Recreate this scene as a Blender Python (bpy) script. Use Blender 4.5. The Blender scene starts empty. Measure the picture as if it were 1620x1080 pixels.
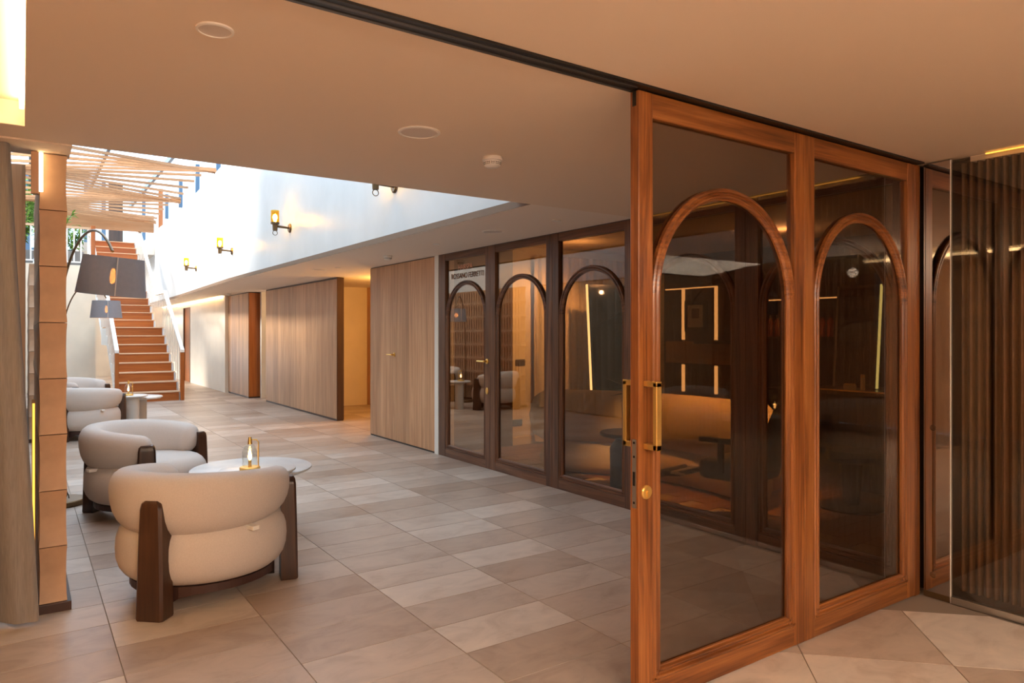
import bpy, bmesh, math, random
from mathutils import Vector, Matrix

rnd = random.Random(7)
SC = bpy.context.scene
COL = SC.collection
PI = math.pi

# ------------------------------------------------------------------ camera
cam_d = bpy.data.cameras.new('camera')
cam = bpy.data.objects.new('camera', cam_d)
COL.objects.link(cam)
YAW = math.atan((810 - 36) / 1120.0)
EYE = 1.35
cam.location = (0, 0, EYE)
cam.rotation_euler = (PI / 2, 0, -YAW)
cam_d.sensor_width = 36.0
cam_d.lens = 1120.0 / 1620.0 * 36.0
cam_d.shift_y = (528 - 540) / 1620.0
cam_d.clip_start = 0.05
cam_d.clip_end = 300
SC.camera = cam

# ------------------------------------------------------------------ world, sun, exposure
SC.view_settings.view_transform = 'Standard'
SC.view_settings.look = 'None'
SC.view_settings.gamma = 1.0
SC.view_settings.use_curve_mapping = False
SC.view_settings.exposure = 0.68
W = bpy.data.worlds.new('sky')
SC.world = W
W.use_nodes = True
bg = W.node_tree.nodes['Background']
bg.inputs['Color'].default_value = (0.66, 0.83, 1.0, 1)
bg.inputs['Strength'].default_value = 2.05
SC.cycles.max_bounces = 10
SC.cycles.diffuse_bounces = 5
SC.cycles.glossy_bounces = 5
SC.cycles.transmission_bounces = 6
SC.cycles.transparent_max_bounces = 16
SC.cycles.caustics_reflective = False
SC.cycles.caustics_refractive = False
SC.cycles.sample_clamp_indirect = 4.0

sun_d = bpy.data.lights.new('sun', 'SUN')
sun_d.energy = 10.0
sun_d.angle = math.radians(28)
sun_d.color = (1.0, 0.95, 0.86)
sun = bpy.data.objects.new('sun', sun_d)
COL.objects.link(sun)
_sd = Vector((0.90, -0.12, -0.36))         # direction the sunlight travels
sun.rotation_euler = _sd.to_track_quat('-Z', 'Y').to_euler()


def point_light(name, loc, energy, color, radius=0.04):
    d = bpy.data.lights.new(name, 'POINT')
    d.energy = energy
    d.color = color
    d.shadow_soft_size = radius
    o = bpy.data.objects.new(name, d)
    o.location = loc
    COL.objects.link(o)
    return o


def area_light(name, loc, direction, sx, sy, energy, color):
    d = bpy.data.lights.new(name, 'AREA')
    d.shape = 'RECTANGLE'
    d.size = sx
    d.size_y = sy
    d.energy = energy
    d.color = color
    o = bpy.data.objects.new(name, d)
    o.location = loc
    o.rotation_euler = Vector(direction).to_track_quat('-Z', 'Y').to_euler()
    COL.objects.link(o)
    return o


def spot_light(name, loc, target, energy, color, angle, blend=0.6, radius=0.03):
    d = bpy.data.lights.new(name, 'SPOT')
    d.energy = energy
    d.color = color
    d.spot_size = math.radians(angle)
    d.spot_blend = blend
    d.shadow_soft_size = radius
    o = bpy.data.objects.new(name, d)
    o.location = loc
    o.rotation_euler = (Vector(target) - Vector(loc)).to_track_quat('-Z', 'Y').to_euler()
    COL.objects.link(o)
    return o


WARM = (1.0, 0.66, 0.36)
AMBER = (1.0, 0.50, 0.16)
# the lamp of the near room, just behind the photographer
point_light('near_room_lamp', (0.42, -0.45, 2.0), 50, (1.0, 0.83, 0.64), 0.05)
area_light('near_room_fill', (1.2, -2.2, 2.2), (0, 0.1, -1), 2.4, 1.2, 185, (1.0, 0.85, 0.68))  # added fill light behind the camera, brightens near room and hall

# ------------------------------------------------------------------ materials
MATS = {}


def new_mat(name):
    m = bpy.data.materials.new(name)
    m.use_nodes = True
    nt = m.node_tree
    for n in list(nt.nodes):
        nt.nodes.remove(n)
    out = nt.nodes.new('ShaderNodeOutputMaterial')
    MATS[name] = m
    return m, nt, out


def N(nt, t, **kw):
    n = nt.nodes.new(t)
    for k, v in kw.items():
        if k in n.inputs:
            n.inputs[k].default_value = v
        else:
            setattr(n, k, v)
    return n


def L(nt, a, ao, b, bi):
    nt.links.new(a.outputs[ao], b.inputs[bi])


def ramp(nt, stops):
    r = nt.nodes.new('ShaderNodeValToRGB')
    e = r.color_ramp.elements
    while len(e) > 1:
        e.remove(e[-1])
    e[0].position = stops[0][0]
    e[0].color = (*stops[0][1], 1)
    for p, c in stops[1:]:
        x = e.new(p)
        x.color = (*c, 1)
    return r


def plain(name, col, rough=0.5, metal=0.0, noise=0.0, nscale=8.0, bump=0.0, bscale=60.0, spec=0.5, coat=0.0):
    m, nt, out = new_mat(name)
    b = N(nt, 'ShaderNodeBsdfPrincipled', Roughness=rough, Metallic=metal)
    b.inputs['Specular IOR Level'].default_value = spec
    if coat:
        b.inputs['Coat Weight'].default_value = coat
        b.inputs['Coat Roughness'].default_value = 0.15
    b.inputs['Base Color'].default_value = (*col, 1)
    tc = N(nt, 'ShaderNodeTexCoord')
    if noise > 0:
        nz = N(nt, 'ShaderNodeTexNoise', Scale=nscale, Detail=4.0)
        L(nt, tc, 'Object', nz, 'Vector')
        lo = tuple(c * (1 - noise) for c in col)
        hi = tuple(min(1, c * (1 + noise)) for c in col)
        r = ramp(nt, [(0.3, lo), (0.7, hi)])
        L(nt, nz, 'Fac', r, 'Fac')
        L(nt, r, 'Color', b, 'Base Color')
    if bump > 0:
        nb = N(nt, 'ShaderNodeTexNoise', Scale=bscale, Detail=3.0)
        L(nt, tc, 'Object', nb, 'Vector')
        bp = N(nt, 'ShaderNodeBump', Strength=bump, Distance=0.01)
        L(nt, nb, 'Fac', bp, 'Height')
        L(nt, bp, 'Normal', b, 'Normal')
    L(nt, b, 'BSDF', out, 'Surface')
    return m


def emit(name, col, strength):
    m, nt, out = new_mat(name)
    e = N(nt, 'ShaderNodeEmission', Strength=strength)
    e.inputs['Color'].default_value = (*col, 1)
    L(nt, e, 'Emission', out, 'Surface')
    return m


def wood(name, axis, stops, rough=0.35, scale=1.0, spec=0.5):
    """grain running along axis (0,1,2) of the object's own space"""
    m, nt, out = new_mat(name)
    tc = N(nt, 'ShaderNodeTexCoord')
    oi = N(nt, 'ShaderNodeObjectInfo')
    mul = N(nt, 'ShaderNodeVectorMath', operation='SCALE')
    cmb = N(nt, 'ShaderNodeCombineXYZ', X=3.1, Y=7.3, Z=5.7)
    L(nt, cmb, 'Vector', mul, 0)
    L(nt, oi, 'Random', mul, 'Scale')
    add = N(nt, 'ShaderNodeVectorMath', operation='ADD')
    L(nt, tc, 'Object', add, 0)
    L(nt, mul, 'Vector', add, 1)
    mp = N(nt, 'ShaderNodeMapping')
    s = [14.0 * scale] * 3
    s[axis] = 0.9 * scale
    mp.inputs['Scale'].default_value = s
    L(nt, add, 'Vector', mp, 'Vector')
    n1 = N(nt, 'ShaderNodeTexNoise', Scale=1.0, Detail=5.0, Roughness=0.6, Distortion=1.2)
    L(nt, mp, 'Vector', n1, 'Vector')
    mp2 = N(nt, 'ShaderNodeMapping')
    s2 = [110.0 * scale] * 3
    s2[axis] = 2.2 * scale
    mp2.inputs['Scale'].default_value = s2
    L(nt, add, 'Vector', mp2, 'Vector')
    n2 = N(nt, 'ShaderNodeTexNoise', Scale=1.0, Detail=2.0)
    L(nt, mp2, 'Vector', n2, 'Vector')
    mix = N(nt, 'ShaderNodeMix', data_type='FLOAT')
    mix.inputs['Factor'].default_value = 0.30
    L(nt, n1, 'Fac', mix, 'A')
    L(nt, n2, 'Fac', mix, 'B')
    r = ramp(nt, stops)
    L(nt, mix, 'Result', r, 'Fac')
    hv = N(nt, 'ShaderNodeHueSaturation')
    mr = N(nt, 'ShaderNodeMapRange')
    mr.inputs['To Min'].default_value = 0.86
    mr.inputs['To Max'].default_value = 1.12
    L(nt, oi, 'Random', mr, 'Value')
    L(nt, mr, 'Result', hv, 'Value')
    L(nt, r, 'Color', hv, 'Color')
    b = N(nt, 'ShaderNodeBsdfPrincipled', Roughness=rough)
    b.inputs['Specular IOR Level'].default_value = spec
    L(nt, hv, 'Color', b, 'Base Color')
    bp = N(nt, 'ShaderNodeBump', Strength=0.08, Distance=0.004)
    L(nt, mix, 'Result', bp, 'Height')
    L(nt, bp, 'Normal', b, 'Normal')
    L(nt, b, 'BSDF', out, 'Surface')
    return m


def glass(name, tint, ior=1.6, refl=(1, 1, 1)):
    m, nt, out = new_mat(name)
    fr = N(nt, 'ShaderNodeFresnel', IOR=ior)
    gm = N(nt, 'ShaderNodeNewGeometry')
    im = N(nt, 'ShaderNodeMix', data_type='FLOAT')      # same reflectance entering and leaving the thin pane
    im.inputs['A'].default_value = ior
    im.inputs['B'].default_value = 1.0 / ior
    L(nt, gm, 'Backfacing', im, 'Factor')
    L(nt, im, 'Result', fr, 'IOR')
    t = N(nt, 'ShaderNodeBsdfTransparent')
    t.inputs['Color'].default_value = (*tint, 1)
    g = N(nt, 'ShaderNodeBsdfGlossy', Roughness=0.0)
    g.inputs['Color'].default_value = (*refl, 1)
    mx = N(nt, 'ShaderNodeMixShader')
    L(nt, fr, 'Fac', mx, 'Fac')
    L(nt, t, 'BSDF', mx, 1)
    L(nt, g, 'BSDF', mx, 2)
    L(nt, mx, 'Shader', out, 'Surface')
    return m


WAL = [(0.30, (0.040, 0.011, 0.003)), (0.44, (0.15, 0.046, 0.011)), (0.56, (0.27, 0.092, 0.022)), (0.72, (0.42, 0.17, 0.048))]
OAK = [(0.28, (0.34, 0.170, 0.082)), (0.5, (0.52, 0.288, 0.152)), (0.72, (0.67, 0.415, 0.235))]
DRK = [(0.25, (0.018, 0.007, 0.004)), (0.5, (0.048, 0.020, 0.010)), (0.8, (0.090, 0.040, 0.020))]
WAG = [(0.30, (0.026, 0.010, 0.005)), (0.44, (0.085, 0.034, 0.016)), (0.56, (0.150, 0.064, 0.030)), (0.72, (0.235, 0.110, 0.056))]  # walnut darkened and greyed; weaker lamplight at the salon put into the colour
STR = [(0.25, (0.24, 0.058, 0.010)), (0.5, (0.38, 0.105, 0.018)), (0.8, (0.50, 0.17, 0.035))]
PRG = [(0.25, (0.56, 0.34, 0.20)), (0.5, (0.68, 0.45, 0.28)), (0.8, (0.78, 0.56, 0.38))]
SLT = [(0.25, (0.28, 0.13, 0.055)), (0.5, (0.40, 0.20, 0.09)), (0.8, (0.50, 0.28, 0.14))]
for ax, nm in enumerate('xyz'):
    wood('walnut_' + nm, ax, WAL, 0.30)
    wood('shaded_walnut_' + nm, ax, WAG, 0.32)
    wood('oak_' + nm, ax, OAK, 0.42, 0.8)
    wood('dark_wood_' + nm, ax, DRK, 0.32)
    wood('stair_wood_' + nm, ax, STR, 0.35, 0.7)
    wood('pergola_wood_' + nm, ax, PRG, 0.5, 0.7)
    wood('cedar_' + nm, ax, SLT, 0.55, 0.7)
wood('salon_floor_wood', 0, [(0.25, (0.10, 0.04, 0.018)), (0.5, (0.18, 0.08, 0.036)), (0.8, (0.26, 0.13, 0.06))], 0.4, 0.6)

plain('ceiling_paint', (0.78, 0.655, 0.53), 0.8)
plain('cream_wall', (0.80, 0.70, 0.57), 0.55, noise=0.04, nscale=3)
plain('corridor_paint', (0.84, 0.755, 0.67), 0.8)
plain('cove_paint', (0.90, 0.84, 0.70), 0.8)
plain('pilaster_paint', (0.78, 0.76, 0.72), 0.6)
plain('white_plaster', (0.62, 0.635, 0.65), 0.35, noise=0.05, nscale=2.2, bump=0.05, bscale=5)
plain('trim_brown', (0.20, 0.12, 0.07), 0.6)
plain('black_metal', (0.012, 0.011, 0.010), 0.35, metal=0.0, spec=0.4)
plain('track_rib', (0.10, 0.09, 0.085), 0.35, metal=0.6)
plain('steel', (0.55, 0.54, 0.52), 0.3, metal=1.0)
plain('brass', (0.86, 0.56, 0.17), 0.32, metal=0.85)
plain('bronze', (0.16, 0.10, 0.05), 0.35, metal=0.8)
plain('boucle', (0.60, 0.535, 0.49), 0.95, noise=0.06, nscale=220, bump=0.25, bscale=420, spec=0.15)
plain('boucle_shade', (0.50, 0.45, 0.42), 0.95, noise=0.12, nscale=120, bump=0.5, bscale=260, spec=0.15)
plain('sofa_fabric', (0.56, 0.46, 0.33), 0.9, noise=0.05, nscale=60, bump=0.3, bscale=150, spec=0.2)
wood('linen', 2, [(0.3, (0.19, 0.168, 0.155)), (0.5, (0.235, 0.21, 0.195)), (0.72, (0.28, 0.25, 0.235))], 0.95, 7.0, 0.1)
plain('sheer_linen', (0.62, 0.50, 0.36), 0.95, noise=0.08, nscale=30, spec=0.1)
plain('clay', (0.50, 0.31, 0.19), 0.6, noise=0.12, nscale=9, bump=0.08, bscale=20)
plain('plinth', (0.045, 0.018, 0.013), 0.5)
plain('white_plastic', (0.80, 0.77, 0.72), 0.45)
plain('grille', (0.66, 0.60, 0.55), 0.7)
plain('black_plastic', (0.015, 0.014, 0.014), 0.45)
plain('table_stone', (0.62, 0.60, 0.58), 0.35, noise=0.06, nscale=10)
plain('table_base', (0.52, 0.48, 0.43), 0.6)
plain('grout', (0.28, 0.21, 0.16), 0.8)
plain('white_paint', (0.85, 0.83, 0.80), 0.4)
plain('blue_steel', (0.08, 0.14, 0.22), 0.4, metal=0.3)
plain('leaf', (0.16, 0.30, 0.05), 0.6)
plain('dry_flower', (0.40, 0.32, 0.24), 0.8)
plain('leaf_dark', (0.03, 0.04, 0.025), 0.5)
plain('pot', (0.20, 0.20, 0.20), 0.6)
plain('black_vinyl', (0.012, 0.011, 0.012), 0.3)
plain('copper_print', (0.80, 0.40, 0.26), 0.5)
plain('dark_print', (0.16, 0.07, 0.04), 0.5)
plain('red_bottle', (0.40, 0.05, 0.02), 0.3)
plain('mirror_silver', (0.60, 0.56, 0.54), 0.04, metal=1.0)
plain('dark_mirror', (0.10, 0.10, 0.11), 0.04, metal=1.0)
plain('paper', (0.60, 0.55, 0.48), 0.8)
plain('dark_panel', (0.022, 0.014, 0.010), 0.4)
plain('slat_wood', (0.095, 0.048, 0.020), 0.45, noise=0.2, nscale=20)
plain('candle_wax', (0.85, 0.70, 0.45), 0.5)
glass('smoked_glass', (0.69, 0.62, 0.555), 1.5)
glass('salon_glass', (0.74, 0.62, 0.50), 1.55)
glass('semi_coated_glass', (0.80, 0.68, 0.53), 2.2, (0.95, 0.82, 0.68))
glass('coated_glass', (0.72, 0.61, 0.50), 3.0, (0.95, 0.82, 0.68))
glass('clear_glass', (0.97, 0.98, 0.97), 1.45)
glass('wall_glass', (0.90, 0.87, 0.82), 1.75)
glass('amber_glass', (1.0, 0.80, 0.30), 1.4)
glass('window_glass', (0.85, 0.93, 0.95), 1.4)
emit('glass_edge', (0.85, 0.90, 0.80), 0.5)
emit('led', (1.0, 0.62, 0.28), 22)
emit('led_soft', (1.0, 0.66, 0.32), 14)
emit('led_mid', (1.0, 0.70, 0.36), 6)
emit('led_dim', (1.0, 0.42, 0.06), 1.6)
emit('led_salon', (1.0, 0.70, 0.34), 1.8)
emit('led_green', (0.80, 0.95, 0.45), 1.6)
emit('bulb', (1.0, 0.72, 0.30), 90)
emit('bulb_orange', (1.0, 0.34, 0.04), 40)
emit('flame', (1.0, 0.62, 0.22), 20)


def tile_mat(name, grid):
    m, nt, out = new_mat(name)
    geo = N(nt, 'ShaderNodeNewGeometry')
    oi = N(nt, 'ShaderNodeObjectInfo')
    # one tone for each tile, found from the tile the point lies in
    sub = N(nt, 'ShaderNodeVectorMath', operation='SUBTRACT')
    sub.inputs[1].default_value = (0.331, 2.27, 0)
    L(nt, geo, 'Position', sub, 0)
    div = N(nt, 'ShaderNodeVectorMath', operation='DIVIDE')
    div.inputs[1].default_value = (0.606, 0.3017, 1000)
    L(nt, sub, 'Vector', div, 0)
    fl = N(nt, 'ShaderNodeVectorMath', operation='FLOOR')
    L(nt, div, 'Vector', fl, 0)
    wn = N(nt, 'ShaderNodeTexWhiteNoise', noise_dimensions='3D')
    if grid:
        L(nt, fl, 'Vector', wn, 'Vector')
    else:
        cxyz = N(nt, 'ShaderNodeCombineXYZ')
        L(nt, oi, 'Random', cxyz, 'X')
        L(nt, cxyz, 'Vector', wn, 'Vector')
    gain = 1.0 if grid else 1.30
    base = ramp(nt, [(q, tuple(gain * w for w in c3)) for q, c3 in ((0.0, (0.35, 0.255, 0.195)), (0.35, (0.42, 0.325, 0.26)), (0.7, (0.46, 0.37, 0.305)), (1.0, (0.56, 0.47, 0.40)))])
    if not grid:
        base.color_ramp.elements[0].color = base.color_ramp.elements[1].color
    L(nt, wn, 'Value', base, 'Fac')
    mp = N(nt, 'ShaderNodeMapping')
    mp.inputs['Scale'].default_value = (3.4, 5.4, 2.0)
    L(nt, geo, 'Position', mp, 'Vector')
    ad = N(nt, 'ShaderNodeVectorMath', operation='ADD')
    L(nt, mp, 'Vector', ad, 0)
    sc = N(nt, 'ShaderNodeVectorMath', operation='SCALE')
    sc.inputs['Scale'].default_value = 13.0
    L(nt, wn, 'Color', sc, 0)
    L(nt, sc, 'Vector', ad, 1)
    nz = N(nt, 'ShaderNodeTexNoise', Scale=1.3, Detail=8.0, Roughness=0.62, Distortion=0.8)
    L(nt, ad, 'Vector', nz, 'Vector')
    vr = ramp(nt, [(0.28, (0.74, 0.69, 0.65)), (0.5, (1, 1, 1)), (0.70, (1.16, 1.15, 1.13))])
    L(nt, nz, 'Fac', vr, 'Fac')
    mu = N(nt, 'ShaderNodeMix', data_type='RGBA', blend_type='MULTIPLY')
    mu.inputs['Factor'].default_value = 0.85
    L(nt, base, 'Color', mu, 'A')
    L(nt, vr, 'Color', mu, 'B')
    b = N(nt, 'ShaderNodeBsdfPrincipled')
    L(nt, mu, 'Result', b, 'Base Color')
    rr = N(nt, 'ShaderNodeMapRange')
    rr.inputs['To Min'].default_value = 0.30
    rr.inputs['To Max'].default_value = 0.48
    L(nt, nz, 'Fac', rr, 'Value')
    L(nt, rr, 'Result', b, 'Roughness')
    bp = N(nt, 'ShaderNodeBump', Strength=0.06, Distance=0.01)
    L(nt, nz, 'Fac', bp, 'Height')
    L(nt, bp, 'Normal', b, 'Normal')
    L(nt, b, 'BSDF', out, 'Surface')


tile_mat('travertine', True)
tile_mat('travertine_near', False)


def shade_mat():
    m, nt, out = new_mat('lamp_fabric')
    d = N(nt, 'ShaderNodeBsdfDiffuse')
    d.inputs['Color'].default_value = (0.30, 0.305, 0.34, 1)
    t = N(nt, 'ShaderNodeBsdfTransparent')
    t.inputs['Color'].default_value = (0.9, 0.85, 0.8, 1)
    wv = N(nt, 'ShaderNodeTexNoise', Scale=40.0)
    tc = N(nt, 'ShaderNodeTexCoord')
    L(nt, tc, 'Object', wv, 'Vector')
    mr = N(nt, 'ShaderNodeMapRange')
    mr.inputs['To Min'].default_value = 0.10
    mr.inputs['To Max'].default_value = 0.22
    L(nt, wv, 'Fac', mr, 'Value')
    mx = N(nt, 'ShaderNodeMixShader')
    L(nt, mr, 'Result', mx, 'Fac')
    L(nt, d, 'BSDF', mx, 1)
    L(nt, t, 'BSDF', mx, 2)
    L(nt, mx, 'Shader', out, 'Surface')


shade_mat()

# ------------------------------------------------------------------ mesh helpers


class MB:
    def __init__(self):
        self.v = []
        self.f = []

    def add(self, vs, fs):
        o = len(self.v)
        self.v += [tuple(p) for p in vs]
        self.f += [tuple(i + o for i in f) for f in fs]
        return self

    def box(self, x0, x1, y0, y1, z0, z1, c=0.0):
        if c <= 0:
            vs = [(x, y, z) for z in (z0, z1) for y in (y0, y1) for x in (x0, x1)]
            fs = [(0, 2, 3, 1), (4, 5, 7, 6), (0, 1, 5, 4), (2, 6, 7, 3), (0, 4, 6, 2), (1, 3, 7, 5)]
            return self.add(vs, fs)
        bm = bmesh.new()
        bmesh.ops.create_cube(bm, size=1.0)
        for v in bm.verts:
            v.co = Vector(((x0 + x1) / 2 + v.co.x * (x1 - x0), (y0 + y1) / 2 + v.co.y * (y1 - y0), (z0 + z1) / 2 + v.co.z * (z1 - z0)))
        bmesh.ops.bevel(bm, geom=bm.edges[:], offset=c, segments=2, affect='EDGES', profile=0.5)
        bm.verts.index_update()
        self.add([v.co[:] for v in bm.verts], [[v.index for v in f.verts] for f in bm.faces])
        bm.free()
        return self

    def prism(self, poly, z0, z1):
        n = len(poly)
        a = sum(poly[i][0] * poly[(i + 1) % n][1] - poly[(i + 1) % n][0] * poly[i][1] for i in range(n))
        if a < 0:
            poly = poly[::-1]
        vs = [(p[0], p[1], z0) for p in poly] + [(p[0], p[1], z1) for p in poly]
        fs = [tuple(range(n))[::-1], tuple(range(n, 2 * n))] + [(i, (i + 1) % n, n + (i + 1) % n, n + i) for i in range(n)]
        return self.add(vs, fs)

    def lathe(self, prof, seg=32, cx=0, cy=0, cz=0):
        """prof: list of (r, z); closed solids should begin and end at r=0"""
        vs, fs = [], []
        rows = []
        for r, z in prof:
            if r < 1e-6:
                rows.append([len(vs)])
                vs.append((cx, cy, cz + z))
            else:
                rows.append(list(range(len(vs), len(vs) + seg)))
                vs += [(cx + r * math.cos(2 * PI * i / seg), cy + r * math.sin(2 * PI * i / seg), cz + z) for i in range(seg)]
        for a, b in zip(rows, rows[1:]):
            for i in range(seg):
                j = (i + 1) % seg
                if len(a) == 1 and len(b) == 1:
                    continue
                if len(a) == 1:
                    fs.append((a[0], b[j], b[i]))
                elif len(b) == 1:
                    fs.append((a[i], a[j], b[0]))
                else:
                    fs.append((a[i], a[j], b[j], b[i]))
        return self.add(vs, fs)

    def tube(self, pts, r, seg=10, caps=True):
        pts = [Vector(p) for p in pts]
        rs = r if isinstance(r, (list, tuple)) else [r] * len(pts)
        vs, fs = [], []
        up = Vector((0, 0, 1))
        prev = None
        for i, p in enumerate(pts):
            t = (pts[min(i + 1, len(pts) - 1)] - pts[max(i - 1, 0)]).normalized()
            if prev is None:
                a = t.cross(up)
                if a.length < 1e-4:
                    a = t.cross(Vector((1, 0, 0)))
                a.normalize()
            else:
                a = (prev - t * prev.dot(t)).normalized()
            prev = a
            b = t.cross(a)
            for k in range(seg):
                w = 2 * PI * k / seg
                vs.append(p + (a * math.cos(w) + b * math.sin(w)) * rs[i])
        n = len(pts)
        for i in range(n - 1):
            for k in range(seg):
                k2 = (k + 1) % seg
                fs.append((i * seg + k, (i + 1) * seg + k, (i + 1) * seg + k2, i * seg + k2))
        if caps:
            fs.append(tuple(range(seg)))
            fs.append(tuple(range((n - 1) * seg, n * seg))[::-1])
        return self.add(vs, fs)

    def strip(self, rings, closed=False, caps=True):
        """skin a list of equal-length point rings (each ring a closed loop)"""
        n = len(rings[0])
        vs = [p for r in rings for p in r]
        fs = []
        m = len(rings)
        for i in range(m if closed else m - 1):
            j = (i + 1) % m
            for k in range(n):
                k2 = (k + 1) % n
                fs.append((i * n + k, j * n + k, j * n + k2, i * n + k2))
        if caps and not closed:
            fs.append(tuple(range(n)))
            fs.append(tuple(range((m - 1) * n, m * n))[::-1])
        return self.add(vs, fs)

    def mesh(self, name, mat, smooth=False):
        me = bpy.data.meshes.new(name)
        me.from_pydata(self.v, [], self.f)
        bm = bmesh.new()
        bm.from_mesh(me)
        bmesh.ops.recalc_face_normals(bm, faces=bm.faces)
        bm.to_mesh(me)
        bm.free()
        me.materials.append(MATS[mat])
        if smooth:
            me.polygons.foreach_set('use_smooth', [True] * len(me.polygons))
            if smooth != 'all':
                me.set_sharp_from_angle(angle=math.radians(38))
        me.update()
        return me

    def build(self, name, mat, parent=None, smooth=False, loc=(0, 0, 0), rot=(0, 0, 0)):
        o = bpy.data.objects.new(name, self.mesh(name, mat, smooth))
        COL.objects.link(o)
        o.location = loc
        o.rotation_euler = rot
        if parent:
            o.parent = parent
        return o


def tag(o, label, cat, group=None, kind=None):
    o['label'] = label
    o['category'] = cat
    if group:
        o['group'] = group
    if kind:
        o['kind'] = kind
    return o


def struct(o, label=None):
    o['kind'] = 'structure'
    if label:
        o['label'] = label
    return o


def thing(name, loc, label, cat, rz=0.0, group=None):
    o = bpy.data.objects.new(name, None)
    o.empty_display_size = 0.1
    COL.objects.link(o)
    o.location = loc
    o.rotation_euler = (0, 0, rz)
    tag(o, label, cat, group)
    return o


def sroot(name, loc=(0, 0, 0)):
    o = bpy.data.objects.new(name, None)
    o.empty_display_size = 0.1
    COL.objects.link(o)
    o.location = loc
    o['kind'] = 'structure'
    return o


def share(o, parent, loc, rot=None, name=None):
    c = o.copy()
    COL.objects.link(c)
    c.parent = parent
    c.location = loc
    if rot:
        c.rotation_euler = rot
    return c


def copy_tree(o, parent=None):
    c = o.copy()
    COL.objects.link(c)
    c.parent = parent
    for ch in list(o.children):
        copy_tree(ch, c)
    return c


def clip(poly, ax, lim, keep_less):
    out = []
    n = len(poly)
    for i in range(n):
        a, b = poly[i], poly[(i + 1) % n]
        ia = (a[ax] <= lim) if keep_less else (a[ax] >= lim)
        ib = (b[ax] <= lim) if keep_less else (b[ax] >= lim)
        if ia:
            out.append(a)
        if ia != ib:
            t = (lim - a[ax]) / (b[ax] - a[ax])
            out.append((a[0] + t * (b[0] - a[0]), a[1] + t * (b[1] - a[1])))
    return out


# ------------------------------------------------------------------ key planes
XS = 3.831      # face of the arched salon wall
YS = 1.817      # face of the sliding partition
H = 2.232       # ceiling
HW = 2.275      # top of the ceiling slab edge

# ------------------------------------------------------------------ floor
floor = struct(MB().box(-2.6, XS + 2.6, -3.6, 26.2, -0.12, -0.004).build('floor', 'grout'), 'floor of pale travertine tiles')
TX, TY, X0, Y0 = 0.606, 0.3017, 0.331, 2.27
GAP = 0.0022
full = MB().box(GAP, TX - GAP, GAP, TY - GAP, -0.004, 0.0).mesh('tile', 'travertine')
rest = MB()
count = 0
for j in range(-2, 80):
    ya, yb = Y0 + j * TY, Y0 + (j + 1) * TY
    for i in range(-5, 9):
        xa, xb = X0 + i * TX, X0 + (i + 1) * TX
        if ya < 8.9 and xa < XS < xb:
            # cut tile along the salon wall
            if yb > 1.87:
                MB().box(GAP, XS + 0.05 - xa, max(ya + GAP, 1.84) - ya, TY - GAP, -0.004, 0.0).build('tile', 'travertine', floor, loc=(xa, ya, 0))
            continue
        if j < 24 and xa >= -0.95 and xb <= XS + 0.06 and ya > 1.83:
            t = bpy.data.objects.new('tile', full)
            COL.objects.link(t)
            t.parent = floor
            t.location = (xa, ya, 0)
            count += 1
        else:
            a, b, c, d = xa + GAP, xb - GAP, max(ya + GAP, 1.84), min(yb - GAP, 26.1)
            if c < d - 0.01 and (ya >= 7.4 or b <= XS + 0.06):
                if b > -2.6:
                    rest.box(a, b, c, d, -0.004, 0.0)
r_ = rest.build('tile_field', 'travertine', floor)
r_['kind'] = 'stuff'
# diagonal tiles of the near room
S2 = 0.582
ca = math.cos(PI / 4)
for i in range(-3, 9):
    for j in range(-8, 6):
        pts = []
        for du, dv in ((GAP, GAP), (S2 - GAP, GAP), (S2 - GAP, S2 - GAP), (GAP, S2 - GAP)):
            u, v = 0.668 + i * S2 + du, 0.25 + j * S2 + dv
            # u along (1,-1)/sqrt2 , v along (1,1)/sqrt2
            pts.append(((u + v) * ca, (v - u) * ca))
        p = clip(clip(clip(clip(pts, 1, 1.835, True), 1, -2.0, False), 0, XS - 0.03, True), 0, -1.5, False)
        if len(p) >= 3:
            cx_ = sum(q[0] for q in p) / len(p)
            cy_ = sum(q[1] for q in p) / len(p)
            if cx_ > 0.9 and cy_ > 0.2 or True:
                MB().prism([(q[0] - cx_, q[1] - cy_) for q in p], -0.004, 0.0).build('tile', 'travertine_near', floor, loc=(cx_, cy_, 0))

# ------------------------------------------------------------------ ceiling with the light well
CEDGE = [(2.85, 3.89), (2.85, 12.5), (3.10, 19.0), (3.20, 26.2)]
c = MB()
c.prism([(0.007, -3.6), (XS + 0.2, -3.6), (XS + 0.2, 3.89), (0.007, 3.89)], H, HW + 0.2)
c.prism([(-2.6, 3.66), (0.007, 3.66), (0.007, 3.89), (-2.6, 3.89)], H, HW + 0.2)
c.prism([(-2.6, -3.6), (0.007, -3.6), (0.007, -1.5), (-2.6, -1.5)], H, HW + 0.2)
struct(c.build('ceiling', 'ceiling_paint'), 'low tan ceiling of the near room')
c = MB()
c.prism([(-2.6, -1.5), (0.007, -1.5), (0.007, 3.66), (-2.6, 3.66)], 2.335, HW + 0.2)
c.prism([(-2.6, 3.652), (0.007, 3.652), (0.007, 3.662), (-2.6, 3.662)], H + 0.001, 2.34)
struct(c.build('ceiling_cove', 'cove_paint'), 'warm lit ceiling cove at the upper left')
c = MB()
c.prism(CEDGE + [(6.4, 26.2), (6.4, 8.9), (XS + 0.06, 8.9), (XS + 0.06, 3.89)], H, HW)
struct(c.build('ceiling_corridor', 'corridor_paint'), 'low cream ceiling along the corridor beside the light well')
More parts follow.
